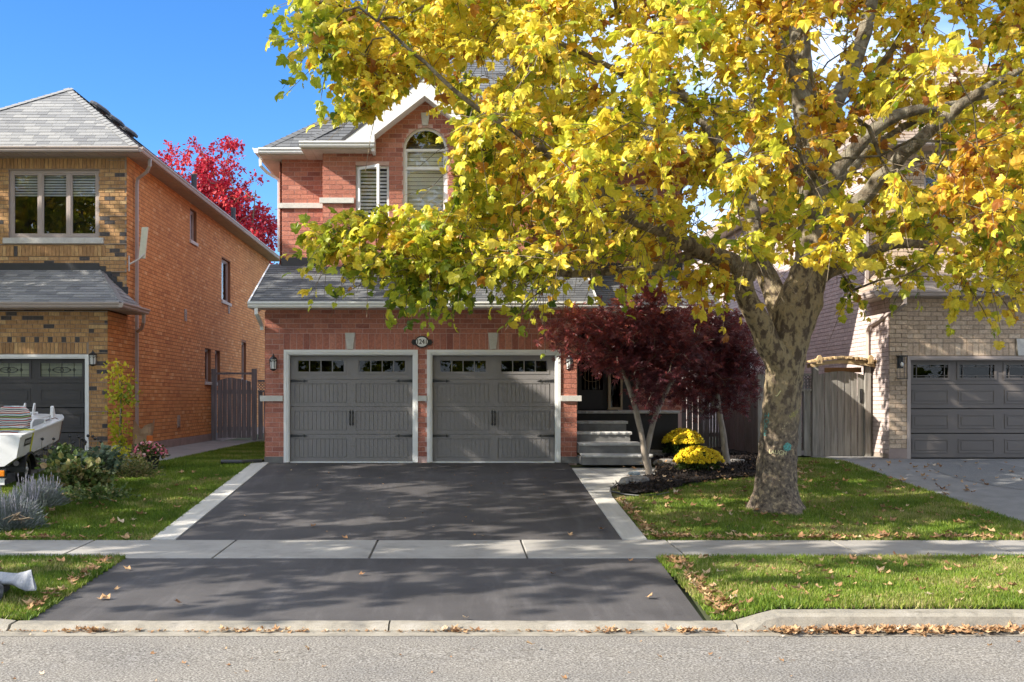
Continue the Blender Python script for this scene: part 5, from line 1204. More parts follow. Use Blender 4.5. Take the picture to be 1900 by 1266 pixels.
# ---- street trees left of the frame whose shade falls on the driveway and whose crowns mirror in the windows
def simple_tree(name, base, C, RAD, n, nt, nl, ls, mt, T, label, cat='tree', group=None, trunk_r=.25, vmean=.5, vsd=.15, mat_b=None, tl=.6, zmin=None, test=None, tip=.008, shell=.45, forks=5, parts=0, droop=.3, flat=False, flatn=None):
    o = empty(name, base, label, cat, group); t = Tree(); C = np.array(C, float); RAD = np.array(RAD, float)
    top = np.array([C[0], C[1], C[2] + RAD[2] * .4]); b = np.array(base, float)
    fork = b + (top - b) * .35
    ti = t.path([b - np.array([0, 0, .15]), b + (fork - b) * .5 + rng.normal(size=3) * [.05, .05, 0], fork, (fork + top) / 2 + rng.normal(size=3) * .15, top], [trunk_r * 1.15, trunk_r * .9, trunk_r * .75, trunk_r * .45, trunk_r * .12])
    chs = [([t.p[i] for i in ti], [t.r[i] for i in ti])]
    for k in range(forks):
        an = 2 * math.pi * (k + rng.random() * .5) / forks; e = C + np.array([math.cos(an), math.sin(an), rng.uniform(-.1, .5)]) * RAD * .75
        s0 = ti[int(len(ti) * rng.uniform(.3, .6))]; p0 = t.p[s0]; ix = t.path([p0, (p0 + e) / 2 + np.array([0, 0, -.1 * RAD[2]]) * .5, e], [t.r[s0] * .7, t.r[s0] * .4, t.r[s0] * .12], s0); chs.append(([t.p[i] for i in ix], [t.r[i] for i in ix]))
    seg_tube_mesh('trunk', chs, mat_b or M_bark, o, sides=10)
    A = []
    while len(A) < n:
        u = rng.normal(size=3); u /= np.linalg.norm(u); p = C + u * (rng.uniform(.1, 1) ** shell) * RAD
        if zmin is not None and p[2] < zmin: continue
        if test and not test(p): continue
        A.append(p)
    A = np.array(A); chs = t.connect(A, step=.4, tip=tip); seg_tube_mesh('branches', chs, mat_b or M_bark, o, kind='stuff')
    tw, P, D, N, Sz, G = foliage(A, C, nt, nl, tl, ls, droop=droop)
    if flat: N = norm(rng.normal(size=N.shape) * .35 + np.array([-.1, -.2, 1]))
    cl = rng.normal(size=len(A)) * .1; var = np.clip(vmean + cl[G] + rng.normal(size=len(P)) * vsd, 0, 1)
    leaf_parts(o, P, frames_from(D, N) * Sz[:, None, None], var, T, mt, parts); return o
offf = lambda p: (850 + p[0] / p[1] * 2000 < -90) or (741 - (p[2] - 1.24) / p[1] * 2000 < -110)
simple_tree('plane_tree', (-13.2, 10.9, -.66), (-13.0, 10.5, 7.4), (6.6, 5.2, 4.4), 270, 6, 7, .19, M_leaf, PLANE, 'plane tree left of the frame that shades the driveway', group='street trees outside the frame', vmean=.5, zmin=2.5, test=offf, trunk_r=.3)
simple_tree('plane_tree', (-21, 17.5, -.3), (-20.8, 18.2, 8.4), (6.2, 4.2, 5.0), 300, 6, 7, .2, M_leaf, PLANE, 'farther plane tree left of the frame that shades the tan house', group='street trees outside the frame', vmean=.5, zmin=2.5, test=offf, trunk_r=.3)
simple_tree('plane_tree', (-14.5, 17.2, -.3), (-14.2, 17.4, 8.0), (6.2, 4.4, 3.0), 250, 6, 7, .19, M_leaf, PLANE, 'plane tree left of the frame standing before the tan house', group='street trees outside the frame', vmean=.5, zmin=2.5, test=offf, trunk_r=.25)
for x, y in ((-27, -14), (-17, -13), (-7, -14.5), (3, -15), (13, -12.5), (23, -14)):
    simple_tree('plane_tree', (x, y, -.85), (x, y, 6.0), (5.8, 4.5, 6.2), 190, 5, 5, .32, M_leaf, PLANE, 'leafy plane tree across the street, mirrored in the house windows', group='trees across the street', vmean=.35, zmin=1.0, trunk_r=.28)
# ---- crimson maple behind the left house
def red_test(p):
    x = 850 + p[0] / p[1] * 2000; y = 741 - (p[2] - 1.24) / p[1] * 2000
    return in_poly(x, y, [(300,275),(330,262),(352,250),(380,285),(405,255),(440,258),(448,300),(425,345),(480,325),(482,350),(440,390),(500,385),(512,420),(505,520),(330,520),(290,330)])
simple_tree('red_maple', (-9.0, 47, -.05), (-10.2, 47, 8.3), (4.2, 3.2, 5.6), 420, 6, 9, .15, M_rmap, OVAL, 'crimson autumn maple rising behind the orange brick house', trunk_r=.22, vmean=.5, zmin=3, test=red_test, tl=.55, mat_b=M_twig, tip=.010, shell=.6)
# ---- two purple Japanese maples
def jmaple(base, stems, C, RAD, n, poly, label, seed_var):
    o = empty('japanese_maple', base, label, 'tree', 'purple maples in the mulch bed'); t = Tree(); chs = []
    for st in stems:
        pts = [np.array(PT(*q[:3])) for q in st]; par = t.nearest(pts[0]) if t.p else -1
        ix = t.path(pts, [q[3] * q[2] / 2000 for q in st], par, .12); chs.append(([t.p[i] for i in ix], [t.r[i] for i in ix]))
    seg_tube_mesh('trunk', chs, M_japb, o, sides=10)
    C = np.array(C); RAD = np.array(RAD); A = []
    while len(A) < n:
        u = rng.normal(size=3); u /= np.linalg.norm(u); p = C + u * (rng.uniform(.05, 1) ** .5) * RAD; p[2] = round(p[2] / .20) * .20 + rng.normal() * .035
        x = 850 + p[0] / p[1] * 2000; y = 741 - (p[2] - 1.24) / p[1] * 2000
        if in_poly(x, y, poly): A.append(p)
    A = np.array(A); seg_tube_mesh('branches', t.connect(A, step=.18, tip=.0035, up=.1), M_japb, o, kind='stuff')
    tw, P, D, N, Sz, G = foliage(A, C, 7, 5, .27, .092, droop=.35)
    N = norm(rng.normal(size=N.shape) * .45 + np.array([-.15, -.35, .9])); D[:, 2] *= .5; D = norm(D)
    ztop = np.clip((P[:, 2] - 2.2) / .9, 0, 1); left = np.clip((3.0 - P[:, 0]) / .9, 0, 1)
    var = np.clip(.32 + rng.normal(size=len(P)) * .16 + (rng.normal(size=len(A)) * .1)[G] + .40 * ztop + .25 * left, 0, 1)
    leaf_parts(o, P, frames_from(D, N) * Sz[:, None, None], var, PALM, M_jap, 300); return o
jmaple(PT(1206, 888, 19.2), [[(1206,890,19.2,7),(1203,868,19.2,6.5),(1196,845,19.2,6),(1192,815,19.15,5),(1183,775,19.1,5.5),(1176,745,19.05,5),(1160,700,19,4),(1140,660,18.9,3),(1110,620,18.8,2)],
    [(1197,850,19.2,6),(1208,800,19.25,5),(1217,770,19.3,4.5),(1240,720,19.4,4),(1280,660,19.4,3),(1300,600,19.4,2)], [(1180,760,19.1,4),(1185,700,19.2,4),(1182,640,19.2,3),(1190,560,19.2,2)]],
    (3.3, 19.0, 2.35), (2.3, 1.35, 1.35), 290, [(992,585),(1030,572),(1130,560),(1180,515),(1250,520),(1300,560),(1330,620),(1310,740),(1240,785),(1170,750),(1140,735),(1140,690),(1085,690),(1045,655),(1000,615)], 'purple leaved Japanese maple with forked pale trunk beside the concrete walkway', 0)
jmaple(PT(1350, 866, 20.6), [[(1350,868,20.6,7),(1346,840,20.6,6.2),(1341,800,20.6,5.6),(1334,760,20.6,5),(1330,720,20.6,5),(1335,660,20.6,4),(1350,600,20.5,2.5)], [(1334,765,20.6,5),(1310,720,20.5,4),(1290,670,20.4,3),(1270,600,20.3,2)], [(1332,730,20.6,4),(1370,680,20.6,3),(1400,640,20.5,2)]],
    (5.1, 20.4, 2.15), (1.7, 1.3, 1.25), 270, [(1190,600),(1240,540),(1330,555),(1400,590),(1412,660),(1408,750),(1385,780),(1330,770),(1250,780),(1200,700)], 'purple leaved Japanese maple with single leaning trunk, nearer the big tree', 0)
# ---- grass blades and litter
def grass(regs, name='grass'):
    P = []; 
    for (x0, x1, y0, y1, dens, zf) in regs:
        n = int((y1 - y0) * 60 * 1); area = 0
        N_ = int(dens * (y1 - y0) * 4); ys_ = rng.uniform(y0, y1, int(dens * (y1 - y0) * 8))
        fl = x0 if callable(x0) else (lambda y, v=x0: v); fr = x1 if callable(x1) else (lambda y, v=x1: v)
        L0 = np.array([fl(y) for y in ys_]); R0 = np.array([fr(y) for y in ys_]); keep = rng.random(len(ys_)) < (R0 - L0) / 8
        ys_, L0, R0 = ys_[keep], L0[keep], R0[keep]; xs_ = L0 + (R0 - L0) * rng.random(len(ys_)); P.append(np.stack([xs_, ys_, np.array([zf(x, y) for x, y in zip(xs_, ys_)])], 1))
    P = np.concatenate(P); N_ = len(P); an = rng.uniform(0, 2 * np.pi, N_); h = rng.uniform(.028, .062, N_); w_ = rng.uniform(.005, .010, N_)
    lean = rng.normal(size=(N_, 2)) * .022; d = np.stack([np.cos(an), np.sin(an)], 1) * w_[:, None]
    V = np.zeros((N_, 3, 3)); V[:, 0] = P; V[:, 1] = P; V[:, 0, :2] += d; V[:, 1, :2] -= d; V[:, 2] = P; V[:, 2, :2] += lean; V[:, 2, 2] += h; V[:, :2, 2] -= .01
    patch = .5 + .22 * np.sin(P[:, 0] * 2.1 + np.sin(P[:, 1] * 1.7)) * np.sin(P[:, 1] * 3.3); var = np.clip(patch + rng.normal(size=N_) * .2 + (P[:, 0] > 2.2) * .14, 0, 1); dry = np.sin(P[:, 0] * 1.3 + 2 * np.sin(P[:, 1] * .9)) * np.sin(P[:, 1] * 1.9 + np.sin(P[:, 0] * 2.3)) + .35 * np.sin(P[:, 0] * 7) * np.sin(P[:, 1] * 8); var = np.where((dry > .75) & (rng.random(N_) < .55), np.clip(.95 + rng.normal(size=N_) * .05, 0, 1), var)
    me = fast_mesh(name, V.reshape(-1, 3), np.arange(N_ * 3).reshape(-1, 3), np.repeat(var, 3)); link(name, me, M_grass, kind='stuff'); print('grass', N_)
blz = lambda x, y: min(float(np.interp(y, [9.88, 12.7], [kerb_h(x) - .005, -.64])) + .015, apz(y) + .01 + min(1, abs(x - (2.36 if x > 0 else -3.955)) / .45) * .3)
lz = lambda x, y: gz(y) - .01
bedl = lambda y: float(np.interp(y, [17.0, 17.5, 18.5, 18.9, 19.25, 19.5, 22.5], [2.5, 3.1, 3.95, 4.6, 5.3, 5.9, 6.6]))
grass([(lambda y: 2.35 - .03 * math.sin(y * 17) ** 2, 7.2, 9.87, 12.73, 5200, blz), (-6.3, lambda y: -3.93 + .03 * math.sin(y * 19) ** 2, 9.87, 12.73, 5200, blz), (lambda y: 2.5 if y < 17 else bedl(y), rl, 14.07, 22.4, 3600, lz), (-7.7, lambda y: -4.01 + .02 * math.sin(y * 19), 14.07, 21.4, 3600, lz), (-5.89, -4.03, 21.4, 31, 1500, lz)])
LIT = ([(0, .05, .0), (.18, .1, .10), (.42, .32, .26), (.22, .52, .08), (.10, .95, .30), (-.18, .55, .05), (-.45, .42, .24), (-.20, .15, .08)], [(0, 1, 2), (0, 2, 3), (0, 3, 4), (0, 4, 5), (0, 5, 6), (0, 6, 7)])
litP = []; litS = []
def scat(n, fx, fy, zf, s=(.07, .15), dz=.03):
    for _ in range(n):
        y = fy(); x = fx(y); litP.append((x, y, zf(x, y) + dz * random.uniform(.5, 1.4))); litS.append(random.uniform(*s))
U_ = random.uniform
scat(200, lambda y: U_(2.6, 7), lambda: U_(9.95, 12.6), blz, (.06, .13)); scat(150, lambda y: 2.42 + abs(random.gauss(0, .10)), lambda: U_(9.95, 12.6), blz, (.06, .13))
scat(480, lambda y: (2.55 if y < 17 else bedl(y)) + (rl(y) - 2.6) * random.random() ** 1.35, lambda: 14.2 + 7 * random.random() ** 1.3, lz, (.06, .14)); scat(170, lambda y: U_(2.6, 8), lambda: 14.12 + abs(random.gauss(0, .08)), lz)
scat(110, lambda y: 2.52 + abs(random.gauss(0, .07)), lambda: U_(14.2, 17.2), lz, (.06, .12))
scat(70, lambda y: U_(-6.6, -4.1), lambda: U_(14.2, 20), lz, (.08, .15)); scat(60, lambda y: U_(-8, -4.2), lambda: 14.12 + abs(random.gauss(0, .08)), lz); scat(45, lambda y: U_(-6, -4), lambda: U_(10, 12.6), blz, (.07, .14)); scat(80, lambda y: -4.0 - abs(random.gauss(0, .08)), lambda: U_(10, 12.6), blz, (.06, .12))
scat(1100, lambda y: U_(2.75, 8), lambda: 9.62 - abs(random.gauss(0, .075)), lambda x, y: -.835, (.04, .10), .03); scat(120, lambda y: random.choice([-3.3, -2, -1.6, .0, 1.4, 2.0, 2.2]) + random.gauss(0, .12), lambda: 9.63 - abs(random.gauss(0, .035)), lambda x, y: -.835, (.05, .09), .02)
scat(90, lambda y: U_(2.9, 6.3), lambda: U_(17.6, 21), lambda x, y: gz(y) + .08, (.06, .11)); scat(70, lambda y: U_(-7, -5.9), lambda: U_(16, 21), lz)
scat(520, lambda y: U_(-7, 2.9), lambda: 9.63 - abs(random.gauss(0, .018)), lambda x, y: -.835, (.015, .045), .008); scat(45, lambda y: U_(-4.5, 5), lambda: U_(7.7, 9.5), lambda x, y: -.84 + .05 * (1 - ((y - 4) / 5.5) ** 2), (.02, .06), .006); scat(60, lambda y: U_(-3.6, 2.1), lambda: U_(14.2, 21), lambda x, y: gz(y), (.02, .05), .01)
litP = np.array(litP); litS = np.array(litS); nL = len(litP); an = rng.uniform(0, 2*np.pi, nL)
Dl = np.stack([np.cos(an), np.sin(an), rng.normal(size=nL) * .2], 1); Nl = norm(np.stack([rng.normal(size=nL) * .35, rng.normal(size=nL) * .35, np.ones(nL)], 1)); Ml = frames_from(Dl, Nl) * litS[:, None, None]
vl = np.clip(.5 + rng.normal(size=nL) * .24, 0, 1); sz = litS / litP[:, 1]; 
px_ = 850 + litP[:, 0] / litP[:, 1] * 2000; py_ = 741 - (litP[:, 2] - 1.24) / litP[:, 1] * 2000
ok = (px_ > 5) & (px_ < 1895) & ~((litP[:, 1] < 9.7)); order = np.argsort(-sz * ok); top = order[:200]; rest = order[200:]
meshes = []
def litmesh(v):
    me = bpy.data.meshes.new('fallen_leaf'); me.from_pydata(LIT[0], [], LIT[1]); at = me.attributes.new('var', 'FLOAT', 'POINT'); at.data.foreach_set('value', [v] * len(LIT[0])); me.materials.append(M_litter); return me
meshes = [litmesh((k + .5) / 8) for k in range(8)]
def put_leaf(P, M3, v, label, group):
    o = bpy.data.objects.new('fallen_leaf', meshes[int(min(7, v * 8))]); col.objects.link(o)
    o.matrix_world = Matrix([list(M3[r]) + [P[r]] for r in range(3)] + [[0, 0, 0, 1]]); tag(o, label, 'leaf', group)
for i in top:
    x, y = litP[i][:2]
    if y < 13: lb = ('tan fallen leaf on the roadside grass right of the driveway', 'fallen leaves on the right roadside grass') if x > 0 else ('tan fallen leaf on the roadside grass left of the driveway', 'fallen leaves on the left roadside grass')
    else: lb = ('tan fallen leaf on the lawn around the big plane tree', 'fallen leaves on the right lawn') if x > 0 else ('tan fallen leaf on the shady lawn left of the driveway', 'fallen leaves on the left lawn')
    put_leaf(litP[i], Ml[i], vl[i], *lb)
me = instance_mesh('leaf_litter', LIT[0], LIT[1], Ml[rest], litP[rest], vl[rest]); link('leaf_litter', me, M_litter, kind='stuff')
for px, py, v in [(243,1059,.6),(210,1097,.7),(187,1115,.6),(204,1114,.55),(337,1121,.1),(578,979,.2),(646,1001,.3),(665,1069,.2),(1057,996,.7),(1116,984,.4),(1028,1067,.2),(1168,1044,.3),(1200,1110,.5),(867,1149,.9),(990,1199,.7),(1238,958,.6)]:
    # intersect the pixel ray with the paving
    y = 10.0
    for _ in range(40):
        zf = apz(y) if 9.9 < y < 12.7 else (-.80 if y <= 9.9 else gz(y)); y = (1.24 - zf) * 2000 / (py - 741)
        y = max(7.5, min(21, y))
    a = U_(0, 6.28); M3 = frames_from(np.array([[math.cos(a), math.sin(a), .1]]), np.array([[U_(-.3, .3), -.3, 1.0]]))[0] * U_(.08, .12)
    put_leaf((XX(px, y), y, zf + .015), M3, v, 'single curled brown leaf lying on the dark driveway paving' if y > 9.8 else 'single curled leaf lying on the road by the kerb', 'loose leaves on the driveway' if y > 9.8 else None)
# ---------------------------------------------------------------- mulch bed, rocks, flowers
bed = [(2.60,18.15),(2.60,17.55),(2.85,17.35),(3.3,17.5),(3.95,18.35),(4.6,18.9),(5.3,19.2),(5.9,19.5),(6.4,20.2),(6.55,22.5),(6.5,26.5),(4.6,26.5),(4.6,22.25),(3.75,22.25),(3.75,20.35),(3.5,19.4),(3.0,18.75)]
mb = MB(); xs_ = np.linspace(2.5, 6.7, 60); ys_ = np.linspace(17.2, 26.6, 90); idx = {}
for j, y in enumerate(ys_):
    for i, x in enumerate(xs_):
        if in_poly(x, y, bed): idx[i, j] = len(mb.v); mb.v.append((x, y, gz(y) + .035 + .03 * math.sin(x * 4 + y * 3) ** 2 + random.uniform(-.012, .015)))
for (i, j), a in idx.items():
    if (i+1, j) in idx and (i, j+1) in idx and (i+1, j+1) in idx: mb.f.append((a, idx[i+1, j], idx[i+1, j+1], idx[i, j+1]))
mb.build('mulch_bed', M_mulch, kind='structure', smooth=True)
pp = []
while len(pp) < 9000:
    x, y = U_(2.5, 6.6), U_(17.3, 23.5)
    if in_poly(x, y, bed): pp.append((x, y, gz(y) + .05 + U_(0, .03)))
pp = np.array(pp); CH = ([(-.5, -.12, 0), (.5, -.1, .02), (.45, .12, 0), (-.5, .1, .03)], [(0, 1, 2), (0, 2, 3)])
d = norm(rng.normal(size=(len(pp), 3)) * [1, 1, .35]); n = norm(rng.normal(size=(len(pp), 3)) * .6 + [0, 0, 1])
link('mulch_chips', instance_mesh('mulch_chips', CH[0], CH[1], frames_from(d, n) * rng.uniform(.03, .085, len(pp))[:, None, None], pp, rng.random(len(pp))), M_chip, kind='stuff')
MB().tube([(x, y, gz(y) + .02) for x, y in [(2.50,17.75),(2.7,17.42),(2.9,17.30),(3.2,17.38),(3.45,17.6)]], .014, 6).build('edging', M_iron, kind='structure')
def rock(c, s, label, m=M_rock, rz=0, group=None, seed=1):
    rs = random.Random(seed); nu, nv = 14, 8; mb = MB(); w1 = [rs.uniform(.8, 1.2) for _ in range(40)]
    for j in range(nv + 1):
        ph = math.pi * j / nv
        for i in range(nu):
            th = 2 * math.pi * i / nu; q = (.9 + .22 * math.sin(3 * th + w1[1] * 5) * math.sin(ph) + .12 * math.sin(5 * th + j)) * w1[(i * 3 + j * 7) % 40] ** .45
            x, y, z = (math.copysign(abs(math.sin(ph) * math.cos(th)) ** .7, math.cos(th)), math.copysign(abs(math.sin(ph) * math.sin(th)) ** .7, math.sin(th)), math.copysign(abs(math.cos(ph)) ** .6, math.cos(ph)))
            x, y, z = x * s[0] * q, y * s[1] * q, z * s[2] * (.9 + .1 * w1[i % 40]); mb.v.append((c[0] + x * math.cos(rz) - y * math.sin(rz), c[1] + x * math.sin(rz) + y * math.cos(rz), c[2] + z))
    for j in range(nv):
        for i in range(nu): mb.f.append((j*nu + i, (j+1)*nu + i, (j+1)*nu + (i+1) % nu, j*nu + (i+1) % nu))
    o = mb.build('rock', m, origin=(c[0], c[1], c[2] - s[2])); tag(o, label, 'rock', group); return o
rock((3.02, 18.45, -.18), (.40, .13, .11), 'long flat tan rock edging the bed by the concrete walkway', rz=.75, seed=3)
rock((3.05, 18.62, -.04), (.11, .07, .035), 'small blue grey stone lying on the long flat rock', M_rockb, rz=.3, seed=5)
rock((3.95, 20.5, .04), (.22, .12, .07), 'light grey rock just left of the lower yellow flowers', rz=.2, seed=7)
rock((3.95, 22.3, .12), (.38, .14, .08), 'dark flat rock beside the steps behind the fork of the maple', rz=.05, seed=9)
rock((4.55, 22.4, .13), (.26, .13, .07), 'flat grey rock left of the upper yellow flowers', rz=-.1, seed=10)
rock((5.35, 20.95, .03), (.30, .10, .05), 'low pale rock between the lower flowers and the maple trunk', rz=.1, seed=11)
def mum(c, r, h, label, seed):
    rs = np.random.default_rng(seed); o = empty('chrysanthemum', c, label, 'flowers', 'yellow flower mounds'); c = np.array(c, float)
    n = 1500; th = rs.uniform(0, 2*np.pi, n); u = rs.uniform(.0, 1, n) ** .6; ph = u * 1.42; pos = np.stack([np.sin(ph) * np.cos(th), np.sin(ph) * np.sin(th), np.cos(ph)], 1)
    k = 1 + .08 * np.sin(5 * th + 2) + .05 * np.sin(9 * th); gap = np.sin(th * 4 + ph * 7 + seed) * np.sin(ph * 9 + th * 2) > .72; pos, th, ph, k = pos[~gap], th[~gap], ph[~gap], k[~gap]; n = len(pos)
    P = c + pos * np.array([r, r, h * .66]) * (k * rs.uniform(.94, 1.03, n))[:, None] + [0, 0, h * .34]
    V = [(0, 0, .35)] + [(math.cos(t) * .5 * (1 if i % 2 else .8), math.sin(t) * .5 * (1 if i % 2 else .8), 0) for i, t in enumerate(np.linspace(0, 2*math.pi, 10, endpoint=False))]
    F = [(0, i, i % 10 + 1) for i in range(1, 11)]
    N = norm(pos + rs.normal(size=(n, 3)) * .25); M3 = frames_from(norm(rs.normal(size=(n, 3))), N) * rs.uniform(.038, .062, n)[:, None, None]
    link('blossoms', instance_mesh('blossoms', V, F, M3, P - c, rs.random(n)), M_mum, o, kind='stuff')
    n = 1300; q = rs.normal(size=(n, 3)); q = norm(q) * (rs.random(n) ** .33)[:, None]; q[:, 2] = np.abs(q[:, 2]); P = c + q * np.array([r * .88, r * .88, h * .86])
    D = norm(q * [1, 1, .3] + rs.normal(size=(n, 3)) * .5 + [0, 0, .3]); N = norm(rs.normal(size=(n, 3)) + [0, 0, .8])
    link('leaves', instance_mesh('leaves', OVAL[0], OVAL[1], frames_from(D, N) * rs.uniform(.05, .09, n)[:, None, None], P - c, rs.random(n) * .45), M_green, o, kind='stuff')
mum((4.45, 20.0, -.12), .45, .46, 'larger yellow chrysanthemum mound nearest the lawn in the mulch bed', 4); mum((4.62, 22.2, .14), .42, .47, 'smaller yellow chrysanthemum mound behind the nearer one', 8)
# ---------------------------------------------------------------- left garden
def clump(name, c, R3, n, ls, T, m, label, cat, vmean=.4, vsd=.2, upright=.4, seed=1, group=None, stems=0, holesfn=None):
    rs = np.random.default_rng(seed); o = empty(name, c, label, cat, group); c = np.array(c, float)
    q = norm(rs.normal(size=(n, 3))) * (rs.random(n) ** .4)[:, None]; q[:, 2] = np.abs(q[:, 2]); P = q * np.array(R3) * (1 + .25 * np.sin(np.arctan2(q[:, 1], q[:, 0]) * 5 + seed))[:, None]
    D = norm(q * [1, 1, .2] + rs.normal(size=(n, 3)) * .45 + [0, 0, upright]); N = norm(rs.normal(size=(n, 3)) * .5 + [-.2, -.4, .9])
    var = np.clip(vmean + rs.normal(size=n) * vsd, 0, 1); link('leaves', instance_mesh('leaves', T[0], T[1], frames_from(D, N) * (ls * rs.uniform(.6, 1.2, n))[:, None, None], P, var), m, o, kind='stuff')
    mb = MB()
    for k in range(14):
        e = P[rs.integers(n)] * .8; mb.tube([tuple(c + e * [.2, .2, 0]), tuple(c + e * [.6, .6, .7]), tuple(c + e)], [.006, .005, .003], 4)
    mb.build('stems', M_twig, o, kind='stuff'); return o
BROAD = ([(0, 0, 0), (.32, .22, .05), (.42, .55, .02), (.22, .85, -.05), (0, 1.05, -.14), (-.22, .85, -.05), (-.42, .55, .02), (-.32, .22, .05), (0, .5, -.05)], [(8, i, (i + 1) % 8) for i in range(8)])
clump('garden_shrub', PT(145, 905, 16.6) , (.48, .4, .42), 900, .095, BROAD, M_green, 'sprawling green and bronze leafy plant right of the trailer wheel', 'shrub', .5, .25, seed=3)
clump('garden_shrub', PT(190, 880, 17.6), (.42, .35, .40), 700, .10, BROAD, M_hosta, 'sage green broad leaved plant in the middle of the left bed', 'shrub', .45, .25, seed=5)
clump('garden_shrub', PT(252, 885, 17.4), (.36, .32, .34), 1500, .045, OVAL, M_green, 'small leaved olive green bush below the pink flowers', 'shrub', .62, .18, seed=6)
clump('garden_shrub', PT(122, 870, 18.2), (.35, .35, .34), 500, .09, BROAD, M_green, 'dark leafy plant close behind the trailer wheel', 'shrub', .25, .2, seed=8)
clump('garden_shrub', PT(222, 862, 20.2), (.48, .4, .30), 500, .09, OVAL, M_yel, 'yellow green low plant at the foot of the slender sapling', 'shrub', .62, .25, seed=9)
clump('garden_shrub', PT(185, 925, 15.6), (.50, .30, .20), 420, .075, OVAL, M_green, 'low trailing green plant edging the left lawn', 'shrub', .35, .15, seed=13)
cf = empty('dried_coneflowers', PT(125, 880, 19.6), 'dark dried coneflower seed heads on thin stems before the charcoal door', 'plant'); b0 = PT(125, 880, 19.6); sm = MB(); hdm = []
for k in range(34):
    a = b0 + Vector((U_(-.55, .62), U_(-.35, .35), 0)); e = a + Vector((U_(-.12, .12), U_(-.05, .05), U_(.30, .72))); sm.tube([a, (a + e) / 2 + Vector((U_(-.02, .02), 0, 0)), e], .004, 4); hdm.append(e)
sm.build('stems', M_twig, cf, kind='stuff')
for e in hdm: MB().ball(e, (.030, .030, .026), 7, 5, .15).build('seed_head', M_iron, cf)
def lavender(c, R3, n, label, seed):
    rs = np.random.default_rng(seed); o = empty('lavender_bush', c, label, 'shrub', 'lavender bushes'); c = np.array(c, float)
    BL = ([(-.035, 0, 0), (.035, 0, 0), (.025, .6, .02), (0, 1, .03), (-.025, .6, .02)], [(0, 1, 2), (0, 2, 4), (4, 2, 3)])
    q = norm(rs.normal(size=(n, 3))) * (rs.random(n) ** .5)[:, None]; q[:, 2] = np.abs(q[:, 2]) * .9; P = q * np.array(R3) * (1 + .2 * np.sin(np.arctan2(q[:, 1], q[:, 0]) * 4 + seed))[:, None]
    D = norm(q * [1, 1, .5] + rs.normal(size=(n, 3)) * .35 + [0, 0, .7]); N = norm(rs.normal(size=(n, 3)) + [0, -.5, .2])
    link('leaves', instance_mesh('leaves', BL[0], BL[1], frames_from(D, N) * rs.uniform(.07, .16, n)[:, None, None], P, np.clip(.35 + q[:, 2] * .35 + rs.normal(size=n) * .18, 0, 1)), M_lav, o, kind='stuff')
    mb = MB()
    for k in range(40):
        a = rs.uniform(0, 6.28); b = Vector(c) + Vector((math.cos(a) * R3[0] * .7, math.sin(a) * R3[1] * .7, R3[2] * .4)); e = Vector(c) + Vector((math.cos(a) * R3[0] * U_(.3, 1.1), math.sin(a) * R3[1] * U_(.3, 1.1), R3[2] * U_(.9, 1.35)))
        mb.tube([b, e], .0035, 3); mb.tube([e, e + Vector((0, 0, .05))], [.008, .004], 5)
    mb.build('flower_spikes', M_lav, o, kind='stuff', var=.9)
lavender(PT(18, 985, 14.9), (.42, .40, .46), 5200, 'grey green lavender bush at the left edge, nearest the sidewalk', 2); lavender(PT(72, 940, 15.7), (.34, .32, .34), 3600, 'smaller silvery lavender bush beside the trailer wheel', 5)
rt = MB()
for k in range(9): a = PT(28, 968, 14.45); rt.tube([a + Vector((U_(-.05, .1), 0, .02)), a + Vector((U_(-.1, .22), U_(-.05, 0), U_(.03, .14))), a + Vector((U_(-.15, .28), U_(-.1, 0), U_(-.03, .06)))], [.010, .007, .004], 5)
rto = rt.build('bare_branches', M_twig, origin=tuple(PT(28, 968, 14.45))); tag(rto, 'tangle of bare woody stems at the foot of the lavender', 'twigs')
# pot of pink flowers
fp = empty('flower_pot', PT(281, 868, 20.2), 'dark pot overflowing with pink flowers beside the concrete path', 'flower pot'); pc = PT(281, 868, 20.2)
MB().tube([pc + Vector((0, 0, -.06)), pc + Vector((0, 0, .2)), pc + Vector((0, 0, .22))], [.11, .15, .165], 18).build('pot', M_iron, fp)
rs = np.random.default_rng(4); n = 420; q = norm(rs.normal(size=(n, 3))) * (rs.random(n) ** .4)[:, None]; q[:, 2] = np.abs(q[:, 2]); P_ = q * [.34, .28, .24] + [-.05, 0, .22]
link('leaves', instance_mesh('leaves', OVAL[0], OVAL[1], frames_from(norm(q + rs.normal(size=(n, 3)) * .5), norm(rs.normal(size=(n, 3)) * .5 + [-.2, -.4, .8])) * rs.uniform(.05, .10, n)[:, None, None], P_, rs.random(n) * .9), M_green, fp, kind='stuff')
n = 130; q = norm(rs.normal(size=(n, 3))); q[:, 2] = np.abs(q[:, 2]); P_ = q * [.34, .29, .26] + [-.05, 0, .23]; FL_ = ([(0, 0, .15)] + [(math.cos(t) * (.5 if i % 2 else .28), math.sin(t) * (.5 if i % 2 else .28), 0) for i, t in enumerate(np.linspace(0, 2*math.pi, 10, endpoint=False))], [(0, i, i % 10 + 1) for i in range(1, 11)])
link('blossoms', instance_mesh('blossoms', FL_[0], FL_[1], frames_from(norm(rs.normal(size=(n, 3))), norm(q + [0, -.4, .2])) * rs.uniform(.05, .085, n)[:, None, None], P_, rs.random(n)), M_pinkf, fp, kind='stuff')
